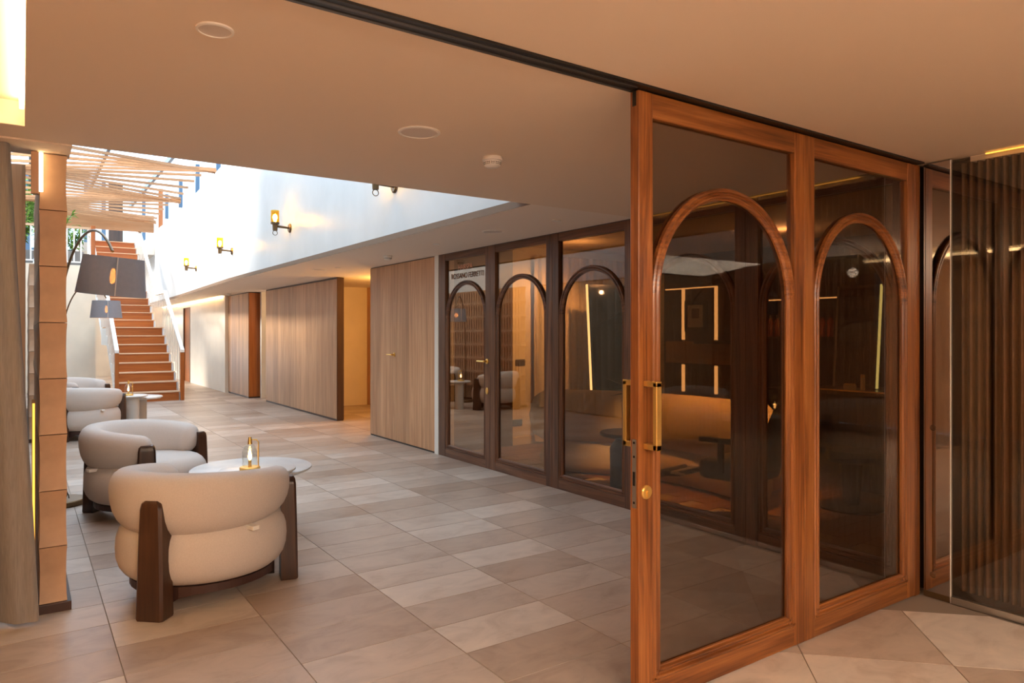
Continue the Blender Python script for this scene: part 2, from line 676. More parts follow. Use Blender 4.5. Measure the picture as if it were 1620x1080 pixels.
# rims of the opening
def poly_off(dx):
    return [(x + dx, y) for x, y in CEDGE]
c = MB()
c.prism(poly_off(-0.004) + poly_off(0.09)[::-1], H + 0.001, HW + 0.012)
struct(c.build('trim_1', 'trim_brown'), 'brown rim along the long edge of the light well')
c = MB()
c.prism([(-2.6, 3.886), (2.85, 3.886), (2.93, 4.05), (-2.6, 4.05)], HW - 0.002, HW + 0.05)
struct(c.build('trim_2', 'trim_brown'), 'brown rim along the near edge of the light well')
struct(MB().box(-2.6, 0.19, 3.885, 4.17, 2.224, 2.42).build('trim_7', 'ceiling_paint'), 'plaster downstand over the curtain and clay screen')
# white wall of the light well
WALLX = [(2.935, 3.95), (2.935, 12.5), (3.18, 19.0), (3.28, 26.2)]
c = MB()
for (a, b) in zip(WALLX, WALLX[1:]):
    c.prism([a, b, (b[0] + 0.18, b[1]), (a[0] + 0.18, a[1])], HW, 4.40)
struct(c.build('wall_right', 'white_plaster'), 'tall white plaster wall of the light well')
c = MB()
c.box(-2.6, 3.1, 3.70, 4.04, HW + 0.04, 4.4)
struct(c.build('wall_upper_near', 'white_plaster'), 'white parapet above the near edge of the light well')
# left side of the well
struct(MB().box(-0.75, -0.45, 4.06, 19.4, 0, 2.95).build('wall_left', 'white_plaster'), 'white wall behind the clay screens')
struct(MB().box(-0.75, 1.42, 19.4, 19.6, 0, 2.95).build('wall_back', 'cream_wall'), 'cream wall left of the staircase')
struct(MB().box(-6, -0.45, 4.06, 30, 2.80, 2.96).build('terrace_left', 'table_base'), 'upper garden terrace')
struct(MB().box(-6, 1.42, 19.42, 30, 2.80, 2.96).build('terrace_back', 'table_base'), 'upper terrace beside the stairs')
struct(MB().box(1.3, 6.4, 23.4, 30, 3.70, 3.95).build('terrace_top', 'table_base'), 'landing at the head of the stairs')
struct(MB().box(1.4, 6.4, 26.0, 26.2, 0, 3.9).build('wall_far', 'cream_wall'), 'cream wall at the end of the corridor')
struct(MB().box(-6, -1.7, 3.7, 12.6, 2.96, 7.0).build('sun_block_left', 'cream_wall'), 'added unseen block shading the near part of the white wall')  # added out of view to hold sun and sky off the near wall
struct(MB().box(-1.15, -1.0, 4.06, 23.4, 2.96, 4.05).build('sun_baffle_left', 'cream_wall'), 'added baffle keeping low sun out of the corridor')  # added to stop low sun reaching under the corridor ceiling
# near room shell
struct(MB().box(-2.8, XS + 0.3, -3.8, -3.6, 0, 2.5).build('wall_near_back', 'oak_z'), 'wall behind the photographer')
struct(MB().box(-2.8, -2.6, -3.6, 4.06, 0, 2.5).build('wall_near_left', 'oak_z'), 'left wall of the near room')
struct(MB().box(-2.6, -0.45, 4.06, 4.2, 0, 2.5).build('wall_near_side', 'cream_wall'), 'wall behind the linen curtain')
# cove light: strip on the inside of the cove's edge
cv = MB().box(-0.012, 0.004, -1.4, 3.6, 2.29, 2.315).build('cove_light_strip', 'led_soft')
tag(cv, 'warm light strip hidden in the ceiling cove', 'light strip')
cv = MB().box(-1.55, -1.50, -1.4, 3.6, 2.29, 2.32).build('cove_light_strip', 'led_soft')
tag(cv, 'warm light strip at the far left side of the ceiling cove', 'light strip')

# ------------------------------------------------------------------ sliding-door track
tr = thing('sliding_track', (0, YS, H), 'black ceiling track above the walnut sliding door', 'track')
MB().box(-2.5, XS - 0.02, -0.030, 0.048, -0.008, 0.02).build('channel', 'black_metal', tr)
MB().box(-2.5, 1.79, -0.008, 0.004, -0.011, -0.007).build('rib', 'track_rib', tr)
MB().box(-2.5, 1.79, 0.030, 0.040, -0.011, -0.007).build('rib', 'track_rib', tr)

# ------------------------------------------------------------------ arched glazed leaves
PROF = [(0.0, 0.0), (0.0, -0.016), (0.006, -0.021), (0.014, -0.021), (0.018, -0.013), (0.023, -0.012), (0.030, -0.018), (0.037, -0.018), (0.042, -0.010), (0.046, -0.008), (0.047, 0.0)]


def molding(path, ybase, sgn=1):
    """path: list of ((x, z), (nx, nz)) - outer edge and inward normal"""
    rings = []
    for (px, pz), (nx, nz) in path:
        rings.append([(px + nx * n, ybase + sgn * d, pz + nz * n) for n, d in PROF])
    return MB().strip(rings)


def leaf(root, w, h, sw0, sw1, t, glassmat, ztop, zspring, trail, brail, wd='walnut'):
    """one framed glass leaf with an arch; local x = width, -y = front"""
    MB().box(0, sw0, 0, t, 0, h, 0.003).build('stile', wd + '_z', root)
    MB().box(w - sw1, w, 0, t, 0, h, 0.003).build('stile', wd + '_z', root)
    MB().box(sw0, w - sw1, 0.002, t - 0.002, h - trail, h, 0.002).build('top_rail', wd + '_x', root)
    MB().box(sw0, w - sw1, 0.002, t - 0.002, 0, brail, 0.002).build('bottom_rail', wd + '_x', root)
    yg = t * 0.5
    MB().box(sw0 - 0.005, w - sw1 + 0.005, yg - 0.003, yg + 0.003, brail - 0.005, h - trail + 0.005).build('glass_pane', glassmat, root)
    x0, x1 = sw0, w - sw1
    xc, R = (x0 + x1) / 2, (x1 - x0) / 2
    Rz = ztop - zspring
    for sgn, yb in ((1, yg - 0.003), (-1, yg + 0.003)):
        molding([((x0, brail - 0.002), (1, 0)), ((x0, zspring), (1, 0))], yb, sgn).build('side_molding', wd + '_z', root)
        molding([((x1, brail - 0.002), (-1, 0)), ((x1, zspring), (-1, 0))], yb, sgn).build('side_molding', wd + '_z', root)
        molding([((x0, brail - 0.001), (0, 1)), ((x1, brail - 0.001), (0, 1))], yb, sgn).build('bottom_molding', wd + '_x', root)
        path = []
        for k in range(33):
            a = PI - PI * k / 32
            path.append(((xc + R * math.cos(a), zspring + Rz * math.sin(a)), (-math.cos(a), -math.sin(a))))
        molding(path, yb, sgn).build('arch_molding', wd + '_x', root, smooth=True)


XL0, XL1, XL2 = 1.803, 2.812, 3.775
sd = thing('sliding_door', (XL0, YS, 0.006), 'walnut sliding door leaf with arched smoked glass and brass pull handle', 'door')
leaf(sd, XL1 - XL0 - 0.001, 2.214, 0.073, 0.073, 0.042, 'smoked_glass', 1.918, 1.492, 0.090, 0.085)
# pull handles front and back
for sgn, y0 in ((-1, 0.0), (1, 0.042)):
    hd = MB()
    yo = y0 + sgn * 0.064
    ya, yb = sorted((yo, yo - sgn * 0.018))
    hd.box(0.024, 0.050, ya, yb, 0.932, 1.172, 0.002)
    for z in (0.932, 1.156):
        ya2, yb2 = sorted((y0, yo))
        hd.box(0.024, 0.050, ya2, yb2, z, z + 0.020, 0.002)
    hd.build('pull_handle', 'brass', sd)['label'] = 'square brass pull handle'
esc = MB().lathe([(0, 0), (0.025, 0), (0.025, 0.006), (0.021, 0.010), (0, 0.010)], 28).build('escutcheon', 'brass', sd, smooth=True, loc=(0.036, 0, 0.777), rot=(PI / 2, 0, 0))
k_ = MB().lathe([(0, 0.009), (0.008, 0.009), (0.008, 0.016), (0, 0.016)], 18)
k_.box(-0.004, 0.004, -0.016, 0.0, 0.009, 0.015)
k_.build('lock_cylinder', 'brass', esc, smooth=True)
MB().box(-0.0015, 0.001, 0.011, 0.031, 0.72, 0.966).build('latch_plate', 'steel', sd)
lp = MB()
lp.box(-0.003, 0.0, 0.016, 0.026, 0.80, 0.85)
for z in (0.735, 0.90, 0.95):
    lp.lathe([(0, -0.003), (0.004, -0.003), (0.004, 0)], 8, 0, 0, 0) if False else None
    lp.box(-0.0028, 0.0, 0.017, 0.025, z, z + 0.008)
lp.build('latch_bolt', 'black_metal', sd)
MB().box(-0.001, 0.012, 0.012, 0.030, 2.16, 2.214).build('guide_slot', 'black_metal', sd)

fx = thing('fixed_door_leaf', (XL1, YS, 0.006), 'walnut arched glass leaf between the sliding door and the mirror wall', 'door')
leaf(fx, XL2 - XL1, 2.214, 0.073, 0.073, 0.042, 'smoked_glass', 1.918, 1.492, 0.090, 0.085)
struct(MB().box(XL2 + 0.002, XS - 0.004, YS, YS + 0.05, 0, 2.222, 0.004).build('trim_3', 'walnut_z'), 'walnut jamb beside the mirror')

# ------------------------------------------------------------------ salon wall of arched leaves (face at XS, front towards -X)
bounds = [6.985, 5.93, 4.925, 3.925, 2.895, 1.875]
labels = ['walnut salon door with arched glass, copper lettering and brass lever',
          'arched glass leaf beside the lettered salon door',
          'arched glass leaf in front of the black vase, left of the sliding door',
          'arched glass leaf seen through the sliding door',
          'arched glass leaf seen through the fixed smoked leaf']
salon_door = None
for i in range(5):
    w = bounds[i] - bounds[i + 1]
    nm = 'salon_door' if i == 0 else 'arched_window'
    p = thing(nm, (XS, bounds[i], 0.0), labels[i], 'door' if i == 0 else 'window', -PI / 2)
    leaf(p, w - 0.002, 2.226, 0.145 if i == 0 else 0.09, 0.085, 0.055, ('coated_glass', 'semi_coated_glass', 'salon_glass', 'salon_glass', 'salon_glass')[i], 1.915, 1.52, 0.070, 0.085, 'shaded_walnut')
    if i == 0:
        salon_door = p
# dark top band over the salon wall
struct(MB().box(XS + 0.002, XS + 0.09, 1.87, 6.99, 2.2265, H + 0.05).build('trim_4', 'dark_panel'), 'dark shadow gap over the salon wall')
# lever and lock on the salon door: local x = 6.985-5.995
lv = MB().lathe([(0, 0), (0.026, 0), (0.026, 0.007), (0.011, 0.010), (0.011, 0.045), (0, 0.045)], 20).build('lever_handle', 'brass', salon_door, smooth=True, loc=(1.005, 0, 1.075), rot=(PI / 2, 0, 0))
MB().tube([(0, -0.045 * 0, 0.042), (-0.03, 0, 0.046), (-0.125, 0, 0.046)], 0.008, 8).build('lever', 'brass', lv, smooth=True)
es = MB()
rings = []
for d, s in ((0, 1.0), (0.006, 1.0), (0.009, 0.85)):
    rings.append([(0.020 * s * math.cos(2 * PI * k / 20), 0.034 * s * math.sin(2 * PI * k / 20), d) for k in range(20)])
es.strip(rings)
es.build('lock_plate', 'brass', salon_door, loc=(1.005, 0, 0.778), rot=(PI / 2, 0, 0))


def text_mesh(txt, size, mat, name, parent, loc, rot, xscale=1.0):
    cu = bpy.data.curves.new(name + '_curve', 'FONT')
    cu.body = txt
    cu.size = size
    cu.align_x = 'CENTER'
    cu.extrude = 0.0006
    o = bpy.data.objects.new(name + '_tmp', cu)
    COL.objects.link(o)
    dg = bpy.context.evaluated_depsgraph_get()
    me = bpy.data.meshes.new_from_object(o.evaluated_get(dg))
    bpy.data.objects.remove(o)
    bpy.data.curves.remove(cu)
    me.materials.clear()
    me.materials.append(MATS[mat])
    ob = bpy.data.objects.new(name, me)
    COL.objects.link(ob)
    ob.parent = parent
    ob.location = loc
    ob.rotation_euler = rot
    ob.scale = (xscale, 1, 1)
    return ob


text_mesh('HAIRSPA', 0.080, 'copper_print', 'lettering', salon_door, (0.535, 0.0215, 2.035), (PI / 2, 0, 0), 0.95)
text_mesh('ROSSANO FERRETTI', 0.080, 'dark_print', 'lettering', salon_door, (0.575, 0.0215, 1.945), (PI / 2, 0, 0), 0.92)

# ------------------------------------------------------------------ mirror strip and fluted glass wall on the right
mr_ = thing('mirror_strip', (XS, 1.80, 0), 'narrow tinted mirror strip between walnut jamb and fluted glass wall', 'mirror')
MB().box(0, 0.008, -0.128, 0, 0.03, 2.222).build('mirror_panel', 'mirror_silver', mr_)
MB().box(-0.002, 0.010, -0.128, 0, 0.0, 0.03).build('base_strip', 'bronze', mr_)
for z in (0.118, 0.87):
    MB().lathe([(0, 0), (0.016, 0), (0.016, 0.004), (0.012, 0.006), (0, 0.006)], 20).build('mirror_button', 'clear_glass', mr_, loc=(0, -0.045, z), rot=(0, -PI / 2, 0))
fg = thing('fluted_glass_wall', (XS, 1.668, 0), 'dark fluted timber slats behind a clear glass panel', 'wall panel')
MB().box(-0.004, 0.006, -2.2, 0, 0.035, 2.218).build('glass_panel', 'wall_glass', fg)
MB().box(-0.006, 0.008, 0.0, 0.004, 0.0, 2.222).build('glass_edge', 'white_plastic', fg)
MB().box(-0.008, 0.02, -2.2, 0.0, 0.0, 0.035, 0.002).build('floor_channel', 'steel', fg)
MB().box(0.085, 0.10, -2.2, 0.13, 0.0, 2.21).build('backing_panel', 'dark_panel', fg)
slat = None
for k in range(58):
    yy = -0.03 - 0.0365 * k
    if slat is None:
        s_ = MB()
        ring = lambda z: [(0.0, -0.011, z), (0.006, -0.011 + 0.002, z), (0.0, 0, z)]
        rings = []
        for z in (0.06, 2.205):
            rings.append([(0.045 - 0.030 * math.sin(PI * q / 6), -0.011 + 0.011 - 0.012 * math.cos(PI * q / 6), z) for q in range(7)])
        s_.strip(rings)
        slat = s_.build('slat', 'slat_wood', fg, smooth=True, loc=(0.03, yy, 0))
    else:
        share(slat, fg, (0.03, yy, 0))
# light recess above the fluted wall
struct(MB().box(XS + 0.045, XS + 0.09, -0.6, 1.60, 2.206, H).build('trim_5', 'cream_wall'), 'small lit recess above the fluted wall')
tag(MB().box(XS + 0.012, XS + 0.020, -0.5, 1.52, 2.221, 2.227).build('recess_light_strip', 'led_dim'), 'thin amber light strip in the recess above the fluted wall', 'light strip')

# ------------------------------------------------------------------ right side: door panel, pilaster, timber panels
struct(MB().box(XS - 0.005, XS + 0.2, 6.99, 7.075, 0, H).build('wall_pilaster', 'pilaster_paint'), 'white pilaster beside the salon door')
tdp = thing('timber_door', (XS, 7.08, 0), 'flush pale timber door with brass lever beside the white pilaster', 'door')
n = 11
y0, y1 = 0.0, 1.80
wb = (y1 - y0) / n
for k in range(n):
    MB().box(0.0, 0.05, y0 + k * wb + 0.0005, y0 + (k + 1) * wb - (0.003 if k == 5 else 0.0005), 0.02, H - 0.012, 0.0012).build('plank', 'oak_z', tdp)
MB().box(0.006, 0.06, y0, y1, 0.0, H - 0.004).build('core', 'dark_panel', tdp)
lv2 = MB().lathe([(0, 0), (0.026, 0), (0.026, 0.007), (0.011, 0.010), (0.011, 0.045), (0, 0.045)], 20).build('lever_handle', 'brass', tdp, smooth=True, loc=(0, 1.06, 1.09), rot=(0, -PI / 2, 0))
MB().tube([(0, 0, 0.042), (0, 0.03, 0.046), (0, 0.125, 0.046)], 0.008, 8).build('lever', 'brass', lv2, smooth=True)
struct(MB().box(XS + 0.06, 6.4, 8.78, 8.88, 0, H).build('wall_passage_near', 'cream_wall'), 'side wall of the amber lit passage')

tp = thing('timber_partition', (4.0, 10.56, 0), 'large freestanding pale timber partition beside the amber lit passage', 'partition')
n = 24
wb = (14.45 - 10.56) / n
for k in range(n):
    MB().box(0.0, 0.02, k * wb + 0.0006, (k + 1) * wb - 0.0006, 0.03, H - 0.03, 0.0012).build('plank', 'oak_z', tp)
MB().box(0.004, 0.11, 0.004, 14.45 - 10.56 - 0.004, 0.0, H - 0.006).build('core', 'dark_wood_z', tp)
MB().box(0.0, 0.112, -0.006, 0.004, 0.02, H - 0.006).build('end_board', 'dark_wood_z', tp)

tb = thing('timber_closet', (3.90, 15.38, 0), 'timber clad closet block standing further along the corridor', 'closet')
n = 10
wb = (17.15 - 15.38) / n
for k in range(n):
    MB().box(0.0, 0.02, k * wb + 0.0006, (k + 1) * wb - 0.0006, 0.03, H - 0.02, 0.0012).build('plank', 'oak_z', tb)
for k in range(6):
    MB().box(0.01 + k * 0.16, 0.01 + (k + 1) * 0.16 - 0.001, -0.012, 0.0, 0.03, H - 0.02, 0.0012).build('side_plank', 'stair_wood_z', tb)
MB().box(0.004, 1.3, 0.0, 17.15 - 15.38, 0.0, H - 0.004).build('core', 'dark_wood_z', tb)

struct(MB().box(4.12, 5.42, 12.72, 12.85, 0, H).build('wall_passage', 'cream_wall'), 'cream wall inside the amber lit passage')
struct(MB().box(5.42, 6.2, 12.3, 12.85, 0, H).build('wall_passage_timber', 'oak_z'), 'timber wall end inside the amber lit passage')
struct(MB().box(6.2, 6.4, 8.8, 17.0, 0, H).build('wall_passage_end', 'cream_wall'), 'end wall of the passage')
struct(MB().box(4.12, 6.4, 15.2, 15.3, 0, H).build('wall_passage_back', 'cream_wall'), 'wall behind the timber partition')
point_light('passage_lamp', (4.9, 10.2, 2.0), 45, (1.0, 0.48, 0.10), 0.08)
point_light('passage_lamp_back', (4.7, 14.2, 1.9), 12, WARM, 0.08)

# corridor wall beyond the closet, with a door
struct(MB().box(3.83, 4.0, 17.16, 21.27, 0, H).build('wall_corridor', 'cream_wall'), 'cream corridor wall beside the staircase')
struct(MB().box(3.83, 4.0, 22.3, 26.2, 0, H).build('wall_corridor_far', 'cream_wall'), 'far stretch of the corridor wall')
struct(MB().box(3.83, 4.0, 21.27, 22.3, 2.09, H).build('wall_corridor_head', 'cream_wall'), 'wall over the corridor door')
dr = struct(MB().box(3.86, 3.90, 21.27, 22.3, 0, 2.09).build('door_1', 'stair_wood_z'), 'brown timber door at the end of the corridor')
MB().box(3.825, 3.86, 21.27, 21.33, 0, 2.09).build('door_frame', 'dark_wood_z', dr)
MB().box(3.825, 3.86, 22.24, 22.3, 0, 2.09).build('door_frame', 'dark_wood_z', dr)
ls = MB().box(3.795, 3.812, 17.3, 25.9, H - 0.022, H - 0.004).build('corridor_light_strip', 'led')
tag(ls, 'warm light strip where corridor wall meets ceiling beside the staircase', 'light strip')

# ------------------------------------------------------------------ salon room behind the arched wall
SX0, SX1, SY0, SY1, SH = XS + 0.06, 7.5, 0.2, 7.05, 2.42
fs_ = struct(MB().box(SX0 - 0.02, SX1, SY0, SY1, -0.02, -0.006).build('floor_salon', 'dark_panel'), 'brown wooden floor of the salon')
pk = None
for r2 in range(48):
    for c2 in range(4):
        xx = SX0 - 0.02 + c2 * 1.2 - (0.6 if r2 % 2 else 0.0)
        if xx < SX0 - 0.03 or xx + 1.2 > SX1 + 0.9:
            continue
        if pk is None:
            pk = MB().box(0.001, 1.199, 0.001, 0.139, -0.006, 0.0).build('plank', 'salon_floor_wood', fs_, loc=(xx, SY0 + r2 * 0.1425, 0))
        else:
            share(pk, fs_, (xx, SY0 + r2 * 0.1425, 0))
struct(MB().box(SX0 - 0.02, SX1, SY0, SY1, SH, SH + 0.1).build('ceiling_salon', 'ceiling_paint'), 'ceiling of the salon')
struct(MB().box(4.86, SX1, SY1, SY1 + 0.1, 0, SH).build('wall_salon_end', 'cream_wall'), 'cream end wall of the salon')
struct(MB().box(SX0 + 0.03, 4.86, SY1 - 0.03, SY1 + 0.1, 0, SH).build('wall_salon_end_timber', 'dark_wood_z'), 'dark timber pocket wall at the salon end')
struct(MB().box(SX1, SX1 + 0.1, SY0, SY1, 0, SH).build('wall_salon_back', 'dark_wood_z'), 'dark timber back wall of the salon')
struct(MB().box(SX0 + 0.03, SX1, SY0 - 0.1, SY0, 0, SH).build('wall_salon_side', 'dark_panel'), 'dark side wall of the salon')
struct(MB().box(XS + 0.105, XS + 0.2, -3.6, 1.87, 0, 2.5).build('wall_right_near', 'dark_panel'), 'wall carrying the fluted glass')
struct(MB().box(XS + 0.06, XS + 0.12, SY0, SY1, H + 0.0, SH).build('wall_salon_head', 'cream_wall'), 'wall over the arched leaves')
struct(MB().box(4.865, 6.2, SY1 - 0.015, SY1, 0, 0.10, 0.003).build('baseboard_salon', 'cream_wall'), 'cream baseboard of the salon end wall')
for xx, zz, lab in ((4.99, 1.0, 'black switch plate on the salon end wall'), (4.95, 0.27, 'black socket plate low on the salon end wall')):
    sp = MB().box(-0.07, 0.07, -0.010, 0, -0.04, 0.04, 0.003)
    o = sp.build('switch_plate' if zz > 1 else 'socket_plate', 'black_plastic', None, loc=(xx, SY1, zz))
    tag(o, lab, 'switch' if zz > 1 else 'socket')
point_light('salon_lamp', (5.3, 6.3, 2.2), 3, (1.0, 0.56, 0.22), 0.025)
spot_light('salon_wall_washer', (5.35, 5.7, 2.36), (5.15, 7.0, 1.0), 90, (1.0, 0.58, 0.22), 85)
spot_light('salon_spot', (4.10, 2.95, 2.35), (4.72, 3.85, 0.45), 420, (1.0, 0.62, 0.22), 52)
point_light('salon_rear_lamp', (6.4, 4.4, 2.3), 8, WARM, 0.02)

# ------------------------------------------------------------------ staircase
STX0, STX1 = 1.56, 2.62
RISE, TREAD = 0.188, 0.30
N1, N2 = 8, 13
st = thing('staircase', ((STX0 + STX1) / 2, 15.72, 0), 'orange brown timber staircase with white balusters rising to daylight', 'staircase')
hw = (STX1 - STX0) / 2
tread_m = riser_m = None
ys, zs = 0.0, 0.0
pos = []
for k in range(N1 + N2):
    dep = 1.3 if k == N1 - 1 else TREAD
    pos.append((ys, zs, dep))
    ys += dep
    zs += RISE
for k, (yy, zz, dep) in enumerate(pos):
    if riser_m is None:
        riser_m = MB().box(-hw, hw, 0.012, 0.03, 0, RISE - 0.022).build('riser', 'stair_wood_x', st, loc=(0, yy, zz))
    else:
        share(riser_m, st, (0, yy, zz))
    if dep > TREAD + 0.1:
        MB().box(-hw - 0.02, hw + 0.02, -0.012, dep + 0.02, -0.022, 0.0, 0.003).build('landing', 'pergola_wood_x', st, loc=(0, yy, zz + RISE))
    elif tread_m is None:
        tread_m = MB().box(-hw - 0.02, hw + 0.02, -0.012, TREAD + 0.02, -0.022, 0.0, 0.003).build('tread', 'pergola_wood_x', st, loc=(0, yy, zz + RISE))
    else:
        share(tread_m, st, (0, yy, zz + RISE))
# stringers
for sx in (-1, 1):
    x = sx * (hw + 0.035)
    s_ = MB()
    prof = []
    for (yy, zz, dep) in pos:
        prof += [(yy, zz + RISE - 0.03), (yy + dep, zz + RISE - 0.03)]
    low = [(pos[0][0], 0.0), (pos[0][0] + 0.12, 0.0)]
    lo = []
    for (yy, zz, dep) in pos:
        lo.append((yy + 0.25, max(0.0, zz - 0.10)))
    lo.append((pos[-1][0] + pos[-1][2], pos[-1][1]))
    # quads between top and bottom lines
    for (yy, zz, dep) in pos:
        zb0, zb1 = max(0, zz - 0.22), max(0, zz - 0.22 + (RISE if dep <= TREAD + 0.1 else 0))
        v = []
        for xx in (x - 0.012, x + 0.012):
            v += [(xx, yy, zb0), (xx, yy + dep, zb1), (xx, yy + dep, zz + RISE - 0.03), (xx, yy, zz + RISE - 0.03)]
        s_.add(v, [(0, 1, 2, 3), (7, 6, 5, 4), (0, 4, 5, 1), (3, 2, 6, 7), (0, 3, 7, 4), (1, 5, 6, 2)])
    s_.build('stringer', 'white_paint', st)
# newels, balusters, handrails
bal = None
for sx in (-1, 1):
    x = sx * (hw + 0.055)
    MB().box(x - 0.035, x + 0.035, -0.06, 0.02, 0, 0.98, 0.003).build('newel_post', 'stair_wood_z', st)
    def rail_z(y):
        if y <= pos[N1 - 1][0]:
            return 1.0 + y / TREAD * RISE
        a = pos[N1 - 1][0]
        za = 1.0 + a / TREAD * RISE
        if y <= a + 1.3:
            return za
        return za + (y - a - 1.3) / TREAD * RISE
    yt = pos[-1][0] + pos[-1][2]
    bps = [-0.06, pos[N1 - 1][0], pos[N1 - 1][0] + 1.3, yt]
    for a, b in zip(bps, bps[1:]):
        v = []
        for xx in (x - 0.035, x + 0.035):
            v += [(xx, a, rail_z(max(a, 0)) - 0.03), (xx, b, rail_z(b) - 0.03), (xx, b, rail_z(b) + 0.03), (xx, a, rail_z(max(a, 0)) + 0.03)]
        MB().add(v, [(0, 1, 2, 3), (7, 6, 5, 4), (0, 4, 5, 1), (3, 2, 6, 7), (0, 3, 7, 4), (1, 5, 6, 2)]).build('handrail', 'white_paint', st)
    yy = 0.10
    while yy < yt:
        stp = [p for p in pos if p[0] <= yy][-1]
        zb = stp[1] + RISE
        zt = rail_z(yy) - 0.02
        if bal is None:
            bal = MB().box(-0.007, 0.007, -0.007, 0.007, 0, 1.0).build('baluster', 'grille', st, loc=(x, yy, zb))
            bal.scale = (1, 1, zt - zb)
        else:
            b_ = share(bal, st, (x, yy, zb))
            b_.scale = (1, 1, zt - zb)
        yy += 0.20

# ------------------------------------------------------------------ pergola of twisting slats over the stairs
pg = thing('pergola', (1.3, 18.2, 4.5), 'timber pergola of criss-crossing slats above the staircase', 'pergola')
n = 24
for k in range(n):
    f = k / (n - 1)
    y = -3.9 + 7.5 * f
    ph = f * 2 * PI * 2.0
    dy0, dy1 = 0.75 * math.sin(ph), -0.75 * math.sin(ph)
    dz0, dz1 = 0.10 * math.cos(ph), -0.10 * math.cos(ph)
    xa, xb = -1.9, 1.72 + 0.03 * k / n
    v = []
    for (xx, yy, zz) in ((xa, y + dy0, dz0), (xb, y + dy1, dz1)):
        v += [(xx, yy - 0.022, zz), (xx, yy + 0.022, zz), (xx, yy + 0.022, zz + 0.048), (xx, yy - 0.022, zz + 0.048)]
    MB().add(v, [(0, 1, 2, 3), (7, 6, 5, 4), (0, 4, 5, 1), (3, 2, 6, 7), (0, 3, 7, 4), (1, 5, 6, 2)]).build('slat', 'cedar_x', pg)
MB().box(-1.9, 1.72, 3.75, 3.9, -0.32, 0.14, 0.005).build('end_beam', 'cedar_x', pg)
for yy in (-3.6, -1.6, 0.4, 2.4):
    MB().box(1.80, 1.88, yy, yy + 0.07, -0.10, 0.55).build('post', 'blue_steel', pg)
for xx in (-1.2, 0.0, 1.1):
    MB().box(xx, xx + 0.06, -4.4, 3.75, 0.30, 0.40).build('rafter', 'blue_steel', pg)

# far glazing at the head of the stairs
fgz = thing('terrace_glazing', (0.6, 27.0, 2.96), 'tall terrace windows with dark posts beyond the stairs', 'window')
for xx, wd_, mt in ((-1.6, 0.08, 'blue_steel'), (-0.55, 0.16, 'blue_steel'), (0.25, 0.10, 'blue_steel'), (1.05, 0.14, 'blue_steel'), (1.55, 0.12, 'blue_steel'), (1.75, 0.42, 'dark_wood_z'), (2.75, 0.10, 'blue_steel'), (3.25, 0.14, 'stair_wood_z')):
    MB().box(xx, xx + wd_, 0, 0.10, 0, 3.4).build('post', mt, fgz)
MB().box(-1.6, 3.4, 0.02, 0.08, 1.05, 1.12).build('transom', 'blue_steel', fgz)
for xa, xb in ((-1.5, -0.55), (-0.39, 0.25), (0.35, 1.05), (1.19, 1.55), (2.17, 2.75)):
    MB().box(xa, xb, 0.045, 0.055, 0, 3.4).build('pane', 'window_glass', fgz)

# balustrade on the upper terrace
br = thing('terrace_balustrade', (-0.6, 19.5, 2.96), 'white balustrade on the terrace above the cream wall', 'balustrade')
MB().box(0, 2.0, -0.03, 0.03, 0.86, 0.91).build('handrail', 'pergola_wood_x', br)
MB().box(0, 2.0, -0.02, 0.02, 0.06, 0.09).build('bottom_rail', 'white_paint', br)
MB().box(1.93, 2.02, -0.05, 0.05, 0, 0.95).build('newel_post', 'stair_wood_z', br)
b0 = None
for k in range(14):
    if b0 is None:
        b0 = MB().box(-0.015, 0.015, -0.015, 0.015, 0.09, 0.86).build('baluster', 'white_paint', br, loc=(0.05, 0, 0))
    else:
        share(b0, br, (0.05 + k * 0.14, 0, 0))


# ------------------------------------------------------------------ plants on the terrace
def shrub(loc, h, spread, n, label, seed, mat='leaf'):
    r = random.Random(seed)
    t = thing('terrace_shrub', loc, label, 'shrub', group=None)
    MB().lathe([(0, 0), (0.17, 0), (0.22, 0.36), (0.19, 0.36), (0.19, 0.32), (0, 0.32)], 20).build('pot', 'pot', t, smooth=True)
    fo = MB()
    sm = MB()
    for s in range(7):
        a = r.uniform(0, 2 * PI)
        lean = r.uniform(0.1, 1) * spread
        top = Vector((lean * math.cos(a), lean * math.sin(a), 0.32 + h * r.uniform(0.6, 1)))
        sm.tube([(0, 0, 0.3), tuple(Vector((0, 0, 0.3)).lerp(top, 0.5) + Vector((0, 0, 0.1))), tuple(top)], 0.008, 6)
        for q in range(n // 7):
            f = r.uniform(0.25, 1.0)
            b = Vector((0, 0, 0.3)).lerp(top, f)
            d = Vector((r.uniform(-1, 1), r.uniform(-1, 1), r.uniform(-0.3, 0.8))).normalized()
            side = d.cross(Vector((0, 0, 1))).normalized() * 0.03
            ln = r.uniform(0.12, 0.26)
            tip = b + d * ln + Vector((0, 0, -0.04))
            mid = b + d * ln * 0.5
            up = Vector((0, 0, 0.01))
            fo.add([tuple(b), tuple(mid + side), tuple(tip), tuple(mid - side), tuple(mid + up)], [(0, 1, 4), (1, 2, 4), (2, 3, 4), (3, 0, 4)])
    f_ = fo.build('foliage', mat, t)
    f_['kind'] = 'stuff'
    sm.build('stems', 'leaf_dark', t)
    return t


shrub((0.02, 20.3, 2.96), 2.0, 0.45, 700, 'tall leafy shrub on the terrace seen left of the clay pillar', 1)
shrub((0.55, 21.0, 2.96), 1.7, 0.5, 420, 'lower leafy shrub further back on the terrace behind the clay pillar', 2)
shrub((1.0, 19.95, 2.96), 0.7, 0.35, 220, 'small leafy shrub behind the terrace balustrade by the stairs', 3)



